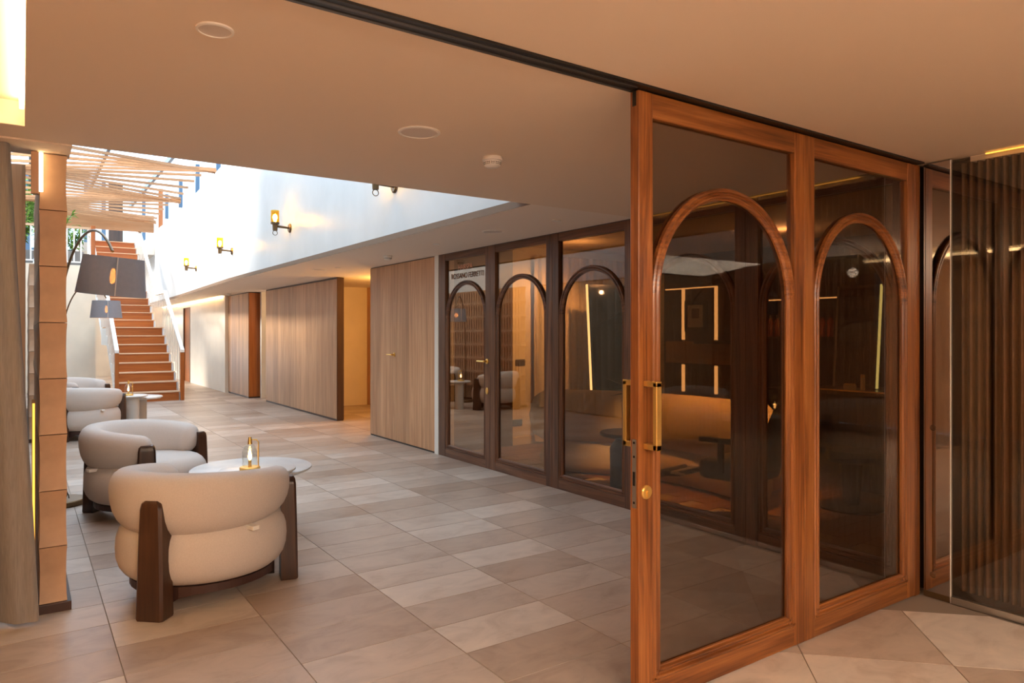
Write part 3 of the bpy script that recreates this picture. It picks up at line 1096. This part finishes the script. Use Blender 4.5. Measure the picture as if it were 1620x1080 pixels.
# ------------------------------------------------------------------ clay louvre screens
def screen(y0, y1, label, nvis):
    rows, hh, cols = 8, 0.272, int((y1 - y0) / 0.046)
    t = thing('clay_screen', (0.122, y0, 0), label, 'screen')
    MB().box(-0.075, 0.075, -0.02, y1 - y0 + 0.02, 0, 0.045, 0.003).build('plinth', 'plinth', t)

    def louvre(mb, col, row, oy=0.0, oz=0.0):
        s = 1 if col % 2 == 0 else -1
        rings = []
        z0 = row * hh
        for q in range(9):
            f = q / 8
            z = z0 + 0.002 + f * (hh - 0.004)
            bow = s * 0.013 * math.sin(PI * f)
            half = 0.0575 - 0.004 * math.sin(PI * f) ** 0.6
            th = 0.007 + 0.011 * abs(2 * f - 1) ** 5
            yc = bow
            rings.append([(-half, yc - th + oy, z + oz), (half, yc - th + oy, z + oz), (half, yc + th + oy, z + oz), (-half, yc + th + oy, z + oz)])
        mb.strip(rings)

    for row in range(rows):
        m = MB()
        louvre(m, 0, 0)
        # the end column stands free: each block is its own piece
        m.build('clay_block', 'clay', t, smooth=True, loc=(0, 0.01, 0.045 + row * hh))
    bank = MB()
    for col in range(1, cols):
        for row in range(rows):
            louvre(bank, col, row, 0.01 + col * 0.046, 0.045)
    b = bank.build('louvre_bank', 'clay', t, smooth=True)
    b['kind'] = 'stuff'
    return t


screen(4.10, 6.28, 'stacked clay louvre screen nearest the linen curtain', 1)
screen(10.62, 15.0, 'far clay louvre screen behind the distant armchairs', 1)
struct(MB().box(-0.06, 0.012, 4.45, 4.53, 0, 2.225).build('trim_6', 'oak_z'), 'slim timber post between curtain and clay screen')
hb = thing('light_profile', (0.06, 4.07, 2.02), 'short bright vertical light profile at the top of the near clay screen', 'light strip')
MB().box(-0.028, 0.004, 0.0, 0.04, 0.0, 0.20, 0.002).build('board', 'oak_z', hb)
MB().box(0.004, 0.020, 0.0, 0.012, 0.012, 0.198).build('diffuser', 'led_mid', hb)
edge_glow = thing('light_strip', (0.045, 4.30, 0.05), 'thin amber glow standing in for the orange-lit curtain edge beside the clay screen', 'light strip')  # added glow in place of the orange light on the curtain's edge
MB().box(-0.005, 0.005, -0.006, 0.006, 0.15, 0.95).build('diffuser', 'led_dim', edge_glow)
MB().box(-0.008, 0.008, 0.006, 0.012, 0.0, 0.97).build('backing', 'bronze', edge_glow)


# ------------------------------------------------------------------ curtains
def curtain(name, x_of, y_of, s0, s1, z0, z1, waves, amp, mat, label, cat='curtain', top_squeeze=1.0, seg=160):
    m = MB()
    rows = 14
    vs, fs = [], []
    for j in range(rows + 1):
        f = j / rows
        z = z0 + (z1 - z0) * f
        sq = 1 + (top_squeeze - 1) * f
        for i in range(seg + 1):
            g = i / seg
            s = s0 + (s1 - s0) * (g * sq)
            a = amp * (1 - 0.25 * f) * math.sin(2 * PI * waves * g + 0.5 * math.sin(3 * f + 5 * g)) + 0.35 * amp * math.sin(2 * PI * waves * 2.3 * g + 2 * f)
            vs.append((x_of(s, a), y_of(s, a), z))
    for j in range(rows):
        for i in range(seg):
            k = j * (seg + 1) + i
            fs.append((k, k + 1, k + seg + 2, k + seg + 1))
    n = len(vs)
    # back layer gives the cloth its thickness
    m.v = vs + [(x + 0.003, y + 0.003, z) for x, y, z in vs]
    m.f = fs + [tuple(q + n for q in f[::-1]) for f in fs]
    o = m.build(name, mat, smooth='all')
    tag(o, label, cat)
    return o


curtain('linen_curtain', lambda s, a: s - 0.35 * a, lambda s, a: 3.99 + a - 0.25 * max(0.0, s + 0.10) * 0, -1.9, 0.045, 0.02, 2.222, 9, 0.055, 'linen',
        'heavy grey brown linen curtain at the left edge', top_squeeze=0.955)
curtain('curtain_reflection', lambda s, a: s, lambda s, a: 6.97 + 0.6 * a, 5.16, 7.2, 0.03, SH - 0.1, 15, 0.05, 'sheer_linen',  # added cloth in place of the lounge curtain mirrored in the glass
        'added beige folds in the salon standing in for the reflected lounge curtain')
curtain('lounge_curtain', lambda s, a: -0.10 + a, lambda s, a: s, 6.45, 10.45, 0.02, 2.22, 26, 0.045, 'sheer_linen',
        'beige curtain along the lounge side between the two clay screens')


cr = MB().tube([(-0.10, 6.4, 2.235), (-0.10, 10.5, 2.235)], 0.012, 10).build('curtain_rail', 'black_metal', smooth=True)
tag(cr, 'thin rail carrying the beige lounge curtain', 'curtain rail')
# ------------------------------------------------------------------ armchairs
def armchair(loc, facing, label):
    t = thing('armchair', (loc[0], loc[1], 0), label, 'armchair', facing, 'round armchairs in the lounge')
    return t


def armchair_parts(t):
    # seat: squashed round cushion with soft shoulders
    prof = [(0, 0.115)]
    for k in range(13):
        a = -PI / 2 + PI * k / 12
        prof.append((0.270 + 0.150 * max(0.0, math.cos(a)) ** 0.75, 0.270 + 0.155 * (abs(math.sin(a)) ** 0.8) * (1 if a > 0 else -1)))
    prof.append((0, 0.428))
    MB().lathe(prof, 48).build('seat', 'boucle', t, smooth='all')
    # thick back roll, open to the front (+x)
    rings = []
    n = 56
    half = math.radians(128)
    for k in range(n + 1):
        f = k / n
        a = PI - half + 2 * half * f
        e = abs(2 * f - 1)
        end = math.sqrt(max(0.0, 1 - (max(0.0, (e - 0.90) / 0.10)) ** 2))
        end = max(end, 0.05)
        rw = (0.100 - 0.020 * e ** 2) * end
        rh = (0.158 - 0.058 * e ** 2.0) * end
        R = 0.348
        zc = 0.520 - 0.006 * e ** 2
        ring = []
        for q in range(20):
            w = 2 * PI * q / 20
            cw, sw = math.cos(w), math.sin(w)
            pr = math.copysign(abs(cw) ** 0.85, cw) * rw
            pz = math.copysign(abs(sw) ** 0.85, sw) * rh
            rr = R + pr + 0.02 * (pz / 0.158)
            ring.append((rr * math.cos(a), rr * math.sin(a), zc + pz))
        rings.append(ring)
    MB().strip(rings).build('back_roll', 'boucle', t, smooth='all')
    for d in (180, 60, -60):
        a = math.radians(d)
        # slab leg, local x outwards, y tangential
        rings = []
        for z, wid, ro in ((0.0, 0.068, 0.474), (0.01, 0.071, 0.476), (0.12, 0.068, 0.474), (0.35, 0.062, 0.470), (0.52, 0.056, 0.466), (0.548, 0.051, 0.462), (0.562, 0.038, 0.454)):
            ri = 0.385
            c = 0.012
            rings.append([(ri, -wid, z), (ro - c, -wid, z), (ro, -wid + c, z), (ro, wid - c, z), (ro - c, wid, z), (ri, wid, z)])
        MB().strip(rings).build('leg', 'dark_wood_z', t, smooth=True, rot=(0, 0, a))
    # base rails: three bowed rails joining the legs
    for d in (120, 0, -120):
        rings = []
        for k in range(13):
            f = k / 12
            a = math.radians(d - 58 + 116 * f)
            R = 0.335
            fl = 0.055 * (abs(2 * f - 1)) ** 6
            rings.append([((R - 0.03) * math.cos(a), (R - 0.03) * math.sin(a), 0.084 - fl), ((R + 0.02) * math.cos(a), (R + 0.02) * math.sin(a), 0.084 - fl),
                          ((R + 0.02) * math.cos(a), (R + 0.02) * math.sin(a), 0.122), ((R - 0.03) * math.cos(a), (R - 0.03) * math.sin(a), 0.122)])
        MB().strip(rings).build('base_rail', 'plinth', t)
    MB().box(0.372, 0.445, -0.018, 0.018, 0.372, 0.392, 0.001).build('fabric_tag', 'white_plastic', t, rot=(0, 0, math.radians(243)))


chA = armchair((0.80, 4.05), math.radians(48), 'beige armchair nearest the camera, seen from behind')
armchair_parts(chA)


def chair_copy(loc, facing, label):
    c = copy_tree(chA)
    c.location = (loc[0], loc[1], 0)
    c.rotation_euler = (0, 0, facing)
    c['label'] = label
    return c


chair_copy((0.78, 6.00), math.radians(-38), 'beige armchair facing right, behind the nearest armchair')
chair_copy((0.67, 10.75), math.radians(50), 'grey armchair beside the far pair of round tables')
chair_copy((0.70, 12.75), math.radians(-38), 'furthest armchair, behind the one by the far tables')


# ------------------------------------------------------------------ round tables
def round_table(loc, r, h, pr, label, pdx=0, pdy=0):
    t = thing('round_table', (loc[0], loc[1], 0), label, 'table', 0, 'round lounge tables')
    MB().lathe([(0, h - 0.028), (r - 0.02, h - 0.028), (r, h - 0.016), (r, h - 0.006), (r - 0.008, h), (0, h)], 56).build('table_top', 'table_stone', t, smooth=True)
    MB().lathe([(0, 0), (pr, 0), (pr, h - 0.028), (0, h - 0.028)], 36).build('pedestal', 'table_base', t, smooth=True, loc=(pdx, pdy, 0))
    return t


round_table((1.278, 4.951), 0.39, 0.45, 0.10, 'large low round stone table between the two near armchairs', 0.05, 0.12)
round_table((1.23, 4.62), 0.23, 0.50, 0.07, 'small round table carrying the lit lantern near the front armchair', 0.0, -0.14)
round_table((1.33, 11.48), 0.36, 0.45, 0.09, 'large low round table in front of the staircase', 0.07, 0.05)
round_table((1.22, 11.12), 0.23, 0.50, 0.08, 'small round table with lantern beside the far grey armchair', 0.03, -0.10)


# ------------------------------------------------------------------ table lanterns
def lantern(loc, label):
    t = thing('lantern', loc, label, 'lantern', 0, 'oil lanterns on the tables')
    MB().lathe([(0, 0), (0.062, 0), (0.062, 0.016), (0.058, 0.020), (0, 0.020)], 28).build('base', 'brass', t, smooth=True)
    MB().lathe([(0.040, 0.022), (0.046, 0.035), (0.046, 0.115), (0.036, 0.145), (0.020, 0.160), (0.018, 0.160), (0.034, 0.143), (0.044, 0.115), (0.044, 0.035), (0.038, 0.022)], 28).build('glass_shade', 'clear_glass', t, smooth=True)
    MB().lathe([(0, 0.020), (0.010, 0.020), (0.010, 0.060), (0, 0.060)], 14).build('wick_holder', 'brass', t, smooth=True)
    MB().lathe([(0, 0.060), (0.009, 0.068), (0.012, 0.085), (0.007, 0.110), (0, 0.13)], 14).build('flame', 'flame', t, smooth=True)
    m = MB().tube([(0.052, 0, 0.018), (0.052, 0, 0.17), (0.040, 0, 0.185), (0.0, 0, 0.19)], 0.004, 8)
    m.tube([(0, 0, 0.16), (0, 0, 0.205)], [0.014, 0.009], 10)
    m.build('brass_frame', 'brass', t, smooth=True)
    return t


lantern((1.17, 4.58, 0.50), 'small brass and glass lantern glowing on the near table')
lantern((1.20, 11.05, 0.50), 'small brass and glass lantern on the far table by the stairs')
point_light('lantern_flame', (1.17, 4.58, 0.60), 0.5, (1.0, 0.55, 0.2), 0.012)


# ------------------------------------------------------------------ arc floor lamps
def arc_lamp(base, tip, tilt, label, energy):
    t = thing('arc_floor_lamp', (base[0], base[1], 0), label, 'floor lamp', 0, 'arc floor lamps')
    MB().lathe([(0, 0), (0.17, 0), (0.175, 0.01), (0.175, 0.038), (0.168, 0.045), (0, 0.045)], 40).build('base', 'bronze', t, smooth=True)
    d = Vector((tip[0] - base[0], tip[1] - base[1], 0))
    pts = [(-0.03, 0, 0.04), (-0.03, 0, 0.5), (-0.03, 0, 1.0), (-0.02, 0, 1.35)]
    b0 = Vector((-0.02, 0, 1.35))
    b1 = Vector((0.0, 0, 1.95))
    b2 = Vector((d.x * 0.62, d.y * 0.62, 2.32))
    b3 = Vector((d.x, d.y, tip[2] + 0.16))
    for k in range(1, 25):
        f = k / 24
        p = b0 * (1 - f) ** 3 + b1 * 3 * f * (1 - f) ** 2 + b2 * 3 * f * f * (1 - f) + b3 * f ** 3
        pts.append(tuple(p))
    MB().tube(pts, 0.009, 10).build('arm', 'bronze', t, smooth=True)
    h = 0.245
    sh = MB().lathe([(0.203, -h / 2), (0.176, h / 2), (0.173, h / 2), (0.200, -h / 2), (0.203, -h / 2)], 48).build('lamp_shade', 'lamp_fabric', t, smooth=True, loc=(d.x, d.y, tip[2]), rot=tilt)
    MB().box(-0.003, 0.003, -0.2035, -0.177, -h / 2 + 0.002, h / 2 - 0.002).build('seam', 'grille', sh, rot=(0, 0, math.radians(1)))
    MB().lathe([(0, -0.05), (0.012, -0.045), (0.018, -0.015), (0.014, 0.02), (0.010, 0.05), (0, 0.055)], 18).build('bulb', 'bulb_orange', sh, smooth=True)
    MB().lathe([(0, 0.05), (0.015, 0.05), (0.015, 0.12), (0, 0.12)], 14).build('socket', 'bronze', sh, smooth=True)
    for k in range(3):
        MB().tube([(0, 0, 0.11), (0.174 * math.cos(2.1 * k), 0.174 * math.sin(2.1 * k), h / 2 - 0.01)], 0.002, 6).build('spider_arm', 'bronze', sh)
    point_light('arc_lamp_bulb', tip, energy, AMBER, 0.03)
    return t


arc_lamp((0.247, 6.64), (0.481, 5.26, 1.725), (math.radians(5), math.radians(4), 0), 'near arc floor lamp with tilted grey drum shade', 8)
arc_lamp((0.50, 12.1), (0.98, 11.6, 1.70), (0, 0, 0), 'far arc floor lamp with grey drum shade before the stairs', 4)
cb = MB().tube([(0.29 + 0.10 * math.cos(0.3 * k) - 0.1, 6.35 + 0.012 * k, 0.10 + 0.09 * math.sin(0.3 * k)) for k in range(22)] + [(0.20, 6.62, 0.01)], 0.004, 6).build('lamp_cable', 'black_plastic', smooth=True)
tag(cb, 'thin black cable looping at the near arc lamp base', 'cable')


# ------------------------------------------------------------------ wall sconces on the white wall
def wall_x(y):
    for (a, b) in zip(WALLX, WALLX[1:]):
        if a[1] <= y <= b[1]:
            return a[0] + (b[0] - a[0]) * (y - a[1]) / (b[1] - a[1])
    return WALLX[-1][0]


def sconce(y, z, label):
    t = thing('wall_sconce', (wall_x(y), y, z), label, 'wall lamp', 0, 'sconces on the white wall')
    MB().lathe([(0, 0), (0.062, 0), (0.062, 0.012), (0.05, 0.022), (0, 0.022)], 28).build('wall_plate', 'bronze', t, smooth=True, rot=(0, -PI / 2, 0))
    MB().tube([(-0.02, 0, 0), (-0.20, 0, 0.012)], [0.014, 0.018], 12).build('arm', 'bronze', t, smooth=True)
    MB().lathe([(0, -0.05), (0.03, -0.05), (0.034, 0.03), (0.055, 0.035), (0.055, 0.06), (0, 0.06)], 24).build('lamp_holder', 'bronze', t, smooth=True, loc=(-0.20, 0, 0))
    MB().lathe([(0.052, 0.055), (0.054, 0.06), (0.054, 0.215), (0.050, 0.215), (0.050, 0.06)], 28).build('glass_shade', 'amber_glass', t, smooth=True, loc=(-0.20, 0, 0))
    MB().lathe([(0, 0.06), (0.014, 0.07), (0.030, 0.12), (0.024, 0.155), (0, 0.17)], 16).build('bulb', 'bulb', t, smooth=True, loc=(-0.20, 0, 0))
    MB().tube([(-0.20 + 0.03 * math.sin(a), 0, -0.06 - 0.02 + 0.03 * math.cos(a)) for a in [k * PI / 8 for k in range(17)]], 0.004, 6).build('pull_ring', 'bronze', t, smooth=True)
    return t


for y, lab in ((6.22, 'wall sconce partly hidden by the ceiling edge, nearest the camera'), (9.45, 'glowing amber wall sconce, largest on the white wall'),
               (12.65, 'middle amber wall sconce on the white wall'), (16.45, 'furthest wall sconce, towards the staircase')):
    sconce(y, 2.76, lab)


# ------------------------------------------------------------------ ceiling fittings
def speaker(x, y, r, label):
    t = thing('ceiling_speaker', (x, y, H), label, 'speaker', 0, 'round ceiling speakers')
    MB().lathe([(r * 0.86, -0.001), (r * 0.88, -0.007), (r, -0.005), (r, 0.001), (r * 0.86, 0.001)], 40).build('rim', 'white_plastic', t, smooth=True)
    MB().lathe([(0, -0.004), (r * 0.87, -0.004), (r * 0.87, 0.0), (0, 0.0)], 40).build('grille', 'grille', t, smooth=True)


speaker(0.458, 2.176, 0.052, 'small round ceiling cover at the upper left')
speaker(1.424, 2.774, 0.092, 'large round ceiling speaker left of the smoke detector')
speaker(3.326, 5.10, 0.095, 'round ceiling speaker above the salon door')
speaker(3.343, 9.485, 0.095, 'round ceiling speaker before the timber partition')


def smoke(x, y, label):
    t = thing('smoke_detector', (x, y, H), label, 'smoke detector', 0, 'ceiling smoke detectors')
    MB().lathe([(0, 0), (0.050, 0), (0.052, -0.018), (0.046, -0.022), (0, -0.022)], 32).build('mount', 'white_plastic', t, smooth=True)
    MB().lathe([(0, -0.022), (0.046, -0.022), (0.040, -0.044), (0.028, -0.052), (0, -0.052)], 32).build('head', 'white_plastic', t, smooth=True)
    m = MB()
    for k in range(12):
        a = 2 * PI * k / 12
        for z, r in ((-0.030, 0.0445), (-0.037, 0.0425)):
            p = [(r * math.cos(a + s), r * math.sin(a + s), z + dz) for s, dz in ((-0.2, -0.0022), (0.2, -0.0022), (0.2, 0.0022), (-0.2, 0.0022))]
            q = [(x_ * 0.9, y_ * 0.9, z_) for x_, y_, z_ in p]
            m.strip([p, q])
    m.build('vents', 'black_plastic', t)


smoke(1.93, 2.965, 'white smoke detector nearest the sliding door')
smoke(3.38, 7.35, 'white smoke detector above the flush timber door')
smoke(3.70, 16.2, 'furthest smoke detector above the timber closet')
for x, y, lab in ((3.41, 4.33, 'small round sprinkler cover above the third arched leaf'), (3.34, 6.14, 'small round sprinkler cover above the lettered door'), (3.45, 9.07, 'small round sprinkler cover before the amber passage')):
    o = MB().lathe([(0, 0), (0.038, 0), (0.036, -0.006), (0, -0.008)], 28).build('sprinkler_cover', 'white_plastic', smooth=True, loc=(x, y, H))
    tag(o, lab, 'sprinkler', 'ceiling sprinkler covers')

# ------------------------------------------------------------------ salon furniture
# sofa: curved back roll and base, its back towards the glass
sf = thing('curved_sofa', (4.85, 4.50, 0), 'curved upholstered sofa with its back to the salon glass', 'sofa', math.radians(11))


def bow_roll(y0, y1, xc, bow, rx, rz, zc, n=44, pw=0.7):
    rings = []
    for k in range(n + 1):
        f = k / n
        e = abs(2 * f - 1)
        end = math.sqrt(max(0.0, 1 - (max(0.0, (e - 0.90) / 0.10)) ** 2))
        end = max(end, 0.05)
        y = y0 + (y1 - y0) * f
        x = xc + bow * (e ** 2)
        ring = []
        for q in range(20):
            w = 2 * PI * q / 20
            cw, sw = math.cos(w), math.sin(w)
            ring.append((x + math.copysign(abs(cw) ** pw, cw) * rx * (0.5 + 0.5 * end), y, zc + math.copysign(abs(sw) ** pw, sw) * rz * end))
        rings.append(ring)
    return MB().strip(rings)


bow_roll(-1.17, 1.25, 0.0, -0.43, 0.19, 0.25, 0.555).build('backrest', 'sofa_fabric', sf, smooth='all')
bow_roll(-1.10, 1.18, 0.03, -0.40, 0.17, 0.16, 0.160).build('back_base', 'sofa_fabric', sf, smooth='all')
bow_roll(-0.95, 0.95, 0.42, -0.25, 0.34, 0.15, 0.155).build('seat_base', 'sofa_fabric', sf, smooth='all')
bow_roll(-0.92, 0.92, 0.44, -0.25, 0.34, 0.08, 0.38).build('seat_cushion', 'sofa_fabric', sf, smooth='all')

vt = thing('pedestal_table', (4.16, 4.30, 0), 'black round pedestal table behind the third arched leaf', 'table')
MB().lathe([(0, 0.50), (0.23, 0.50), (0.245, 0.51), (0.245, 0.525), (0.235, 0.535), (0, 0.535)], 40).build('table_top', 'black_vinyl', vt, smooth=True)
MB().lathe([(0, 0), (0.16, 0), (0.16, 0.40), (0.10, 0.50), (0, 0.50)], 36).build('pedestal', 'black_vinyl', vt, smooth=True)
vs_ = thing('flower_vase', (4.18, 4.20, 0.535), 'black vase of dried white flowers and dark leaves', 'vase')
MB().lathe([(0, 0), (0.055, 0), (0.085, 0.10), (0.075, 0.22), (0.045, 0.30), (0.05, 0.33), (0.042, 0.33), (0.04, 0.30), (0, 0.28)], 28).build('vase', 'black_vinyl', vs_, smooth=True)
r = random.Random(5)
for k in range(12):
    a = r.uniform(1.2, 4.6)
    ln = r.uniform(0.22, 0.34)
    el = r.uniform(-0.1, 0.7)
    b = Vector((0, 0, 0.31))
    d = Vector((math.cos(a) * math.cos(el), math.sin(a) * math.cos(el), math.sin(el)))
    sd_ = d.cross(Vector((0, 0, 1))).normalized() * 0.016
    tip = b + d * ln + Vector((0, 0, -0.03))
    mid = b + d * ln * 0.5
    MB().add([tuple(b), tuple(mid + sd_), tuple(tip), tuple(mid - sd_), tuple(mid + Vector((0, 0, 0.012))), tuple(mid - Vector((0, 0, 0.003)))],
             [(0, 1, 4), (1, 2, 4), (2, 3, 4), (3, 0, 4), (1, 0, 5), (2, 1, 5), (3, 2, 5), (0, 3, 5)]).build('leaf', 'leaf_dark', vs_)
for k in range(5):
    px, py, pz = r.uniform(-0.09, 0.06), r.uniform(-0.09, 0.09), 0.40 + r.uniform(0, 0.10)
    m = MB()
    for q in range(16):
        dv = Vector((r.gauss(0, 1), r.gauss(0, 1), r.gauss(0, 1))).normalized() * 0.05
        s1 = dv.cross(Vector((0.3, 0.2, 1))).normalized() * 0.014
        c0 = Vector((px, py, pz))
        m.add([tuple(c0), tuple(c0 + dv * 0.7 + s1), tuple(c0 + dv), tuple(c0 + dv * 0.7 - s1)], [(0, 1, 2), (0, 2, 3)])
    m.build('flower_head', 'dry_flower', vs_)
    MB().tube([(0, 0, 0.28), (px * 0.6, py * 0.6, pz - 0.03), (px, py, pz)], 0.003, 6).build('flower_stem', 'leaf_dark', vs_)

# leaning mirrors with a lit edge


def leaning_mirror(loc, rz, h, w, label, led='left'):
    t = thing('leaning_mirror', loc, label, 'mirror', rz)
    th = math.radians(5)
    MB().box(0, w, 0, 0.02, 0, h).build('mirror_panel', 'dark_mirror', t, rot=(-th, 0, 0))
    a = ('led_salon', 'steel') if led == 'left' else ('steel', 'led_green')
    MB().box(-0.018, 0.0, -0.004, 0.02, 0, h).build('left_edge', a[0], t, rot=(-th, 0, 0))
    MB().box(w, w + 0.014, 0.0, 0.02, 0, h).build('right_edge', a[1], t, rot=(-th, 0, 0))
    return t


leaning_mirror((5.52, 6.28, 0.0), math.radians(-12), 1.95, 0.75, 'leaning mirror with glowing edge behind the third arched leaf')
leaning_mirror((5.86, 3.50, 0.892), math.radians(-90), 0.88, 0.36, 'dark leaning mirror with glowing edge on the styling counter', 'right')


# styling stations on the back wall
ss = thing('styling_station', (SX1, 0, 0), 'styling station of light strips and shelf on the back wall', 'styling station')
for y in (6.68, 6.12, 5.58):
    MB().box(-0.03, -0.002, y - 0.018, y + 0.018, 1.27, 1.98).build('light_strip', 'led_salon', ss)
    MB().box(-0.03, -0.002, y - 0.018, y + 0.018, 0.56, 0.93).build('light_strip', 'led_salon', ss)
MB().box(-0.03, -0.002, 6.14, 7.0, 1.965, 1.98).build('top_light_strip', 'led_salon', ss)
MB().box(-0.02, -0.001, 5.3, 7.0, 0.95, 1.25).build('band_panel', 'oak_y', ss)
MB().box(-0.30, -0.02, 5.45, 6.25, 1.22, 1.26, 0.004).build('shelf', 'dark_panel', ss)
pf = thing('picture_frame', (SX1 - 0.02, 6.45, 1.42), 'small framed picture on the salon back wall', 'picture')
MB().box(-0.02, 0.015, -0.19, 0.19, -0.04, 0.38, 0.004).build('frame', 'black_plastic', pf)
MB().box(-0.023, -0.019, -0.13, 0.13, 0.02, 0.32).build('print', 'paper', pf)
MB().box(-0.025, -0.022, -0.07, 0.06, 0.14, 0.27).build('image', 'dark_print', pf)

# retail shelves with red bottles
rs = thing('retail_shelf', (7.2, 4.6, 0), 'dark retail shelving seen through the sliding door', 'shelf')
MB().box(0.26, 0.29, -0.6, 0.6, 0, 2.2).build('back_panel', 'dark_panel', rs)
for s_ in (-0.6, 0.58):
    MB().box(-0.05, 0.28, s_, s_ + 0.02, 0, 2.2).build('side_panel', 'dark_panel', rs)
for z in (0.1, 0.7, 1.30, 1.75, 2.18):
    MB().box(-0.05, 0.27, -0.58, 0.58, z, z + 0.02).build('shelf', 'dark_panel', rs)
MB().box(-0.03, -0.01, -0.5, 0.5, 1.735, 1.748).build('light_strip', 'led_salon', rs)
bot = None
for k in range(12):
    if bot is None:
        bot = thing('bottle', (7.22, 4.6 - 0.52 + 0.094 * k, 1.32), 'red bottle in the row on the retail shelf', 'bottle', 0, 'red bottles on the retail shelf')
        MB().lathe([(0, 0.0005), (0.033, 0.0005), (0.033, 0.17), (0.014, 0.20), (0.014, 0.21), (0, 0.21)], 16).build('body', 'red_bottle', bot, smooth=True)
        MB().lathe([(0, 0.21), (0.016, 0.21), (0.016, 0.25), (0, 0.25)], 14).build('cap', 'black_plastic', bot, smooth=True)
    else:
        c = copy_tree(bot)
        c.location = (7.22, 4.6 - 0.52 + 0.094 * k, 1.32)

# dark styling counter, stool and jars behind the fixed leaf
spot_light('counter_spot', (5.0, 2.4, 2.35), (5.2, 2.9, 0), 40, (1.0, 0.6, 0.25), 70)
ct = thing('styling_counter', (5.60, 2.5, 0), 'dark styling counter with thin brass edge', 'counter')
MB().box(0, 0.6, -1.6, 1.12, 0.84, 0.884, 0.01).build('counter_top', 'black_vinyl', ct)
MB().box(-0.004, 0.0, -1.59, 1.11, 0.876, 0.886).build('brass_edge', 'brass', ct)
MB().box(0.12, 0.58, -1.5, 0.75, 0.04, 0.84, 0.02).build('cabinet', 'black_vinyl', ct)
MB().tube([(0.03, 1.03, 0.0), (0.03, 1.03, 0.84)], 0.022, 14).build('leg', 'brass', ct, smooth=True)
for x, y, r_, h_, lab in ((5.70, 3.27, 0.05, 0.05, 'low round jar on the dark counter'), (5.72, 3.17, 0.018, 0.13, 'slim bottle on the dark counter')):
    j = thing('jar', (x, y, 0.884), lab, 'jar')
    MB().lathe([(0, 0), (r_, 0), (r_, h_ * 0.8), (0, h_ * 0.8)], 18).build('body', 'paper', j, smooth=True)
    MB().lathe([(0, h_ * 0.8), (r_ * 0.9, h_ * 0.8), (r_ * 0.9, h_), (0, h_)], 18).build('lid', 'brass', j, smooth=True)
ps = thing('pedestal_stool', (5.30, 3.03, 0), 'dark stool on a round disc base upon the wooden floor', 'stool')
MB().lathe([(0, 0), (0.24, 0), (0.24, 0.012), (0.10, 0.03), (0, 0.03)], 36).build('disc_base', 'black_vinyl', ps, smooth=True)
MB().lathe([(0, 0.03), (0.06, 0.03), (0.085, 0.36), (0, 0.36)], 24).build('column', 'black_vinyl', ps, smooth=True)
MB().lathe([(0, 0.36), (0.17, 0.36), (0.19, 0.40), (0.18, 0.45), (0, 0.46)], 32).build('seat', 'black_vinyl', ps, smooth=True)

# reclining salon chair with a footrest
rc = thing('salon_chair', (4.18, 3.22, 0), 'black salon chair with raised footrest behind the sliding door glass', 'chair', math.radians(100))
MB().lathe([(0, 0), (0.20, 0), (0.20, 0.015), (0.05, 0.03), (0.035, 0.32), (0, 0.32)], 28).build('pedestal', 'black_metal', rc, smooth=True)
MB().box(-0.22, 0.20, -0.22, 0.22, 0.33, 0.47, 0.04).build('seat', 'black_vinyl', rc, smooth=True)
bk = MB().box(-0.05, 0.05, -0.22, 0.22, 0.0, 0.52, 0.04).build('backrest', 'black_vinyl', rc, smooth=True, loc=(-0.22, 0, 0.42), rot=(0, math.radians(-22), 0))
for s_ in (-1, 1):
    MB().box(-0.18, 0.16, s_ * 0.25 - 0.025, s_ * 0.25 + 0.025, 0.60, 0.635, 0.01).build('armrest', 'black_vinyl', rc)
    MB().box(-0.02, 0.02, s_ * 0.25 - 0.01, s_ * 0.25 + 0.01, 0.40, 0.605).build('armrest_post', 'black_metal', rc)
    MB().tube([(0.16, s_ * 0.14, 0.40), (0.40, s_ * 0.14, 0.32), (0.58, s_ * 0.14, 0.30)], 0.018, 8).build('footrest_arm', 'black_metal', rc, smooth=True)
MB().tube([(0.56, -0.20, 0.30), (0.56, 0.20, 0.30)], 0.03, 12).build('footrest_bar', 'black_vinyl', rc, smooth=True)
MB().box(0.34, 0.46, -0.16, 0.16, 0.315, 0.335, 0.005).build('footrest_plate', 'steel', rc)
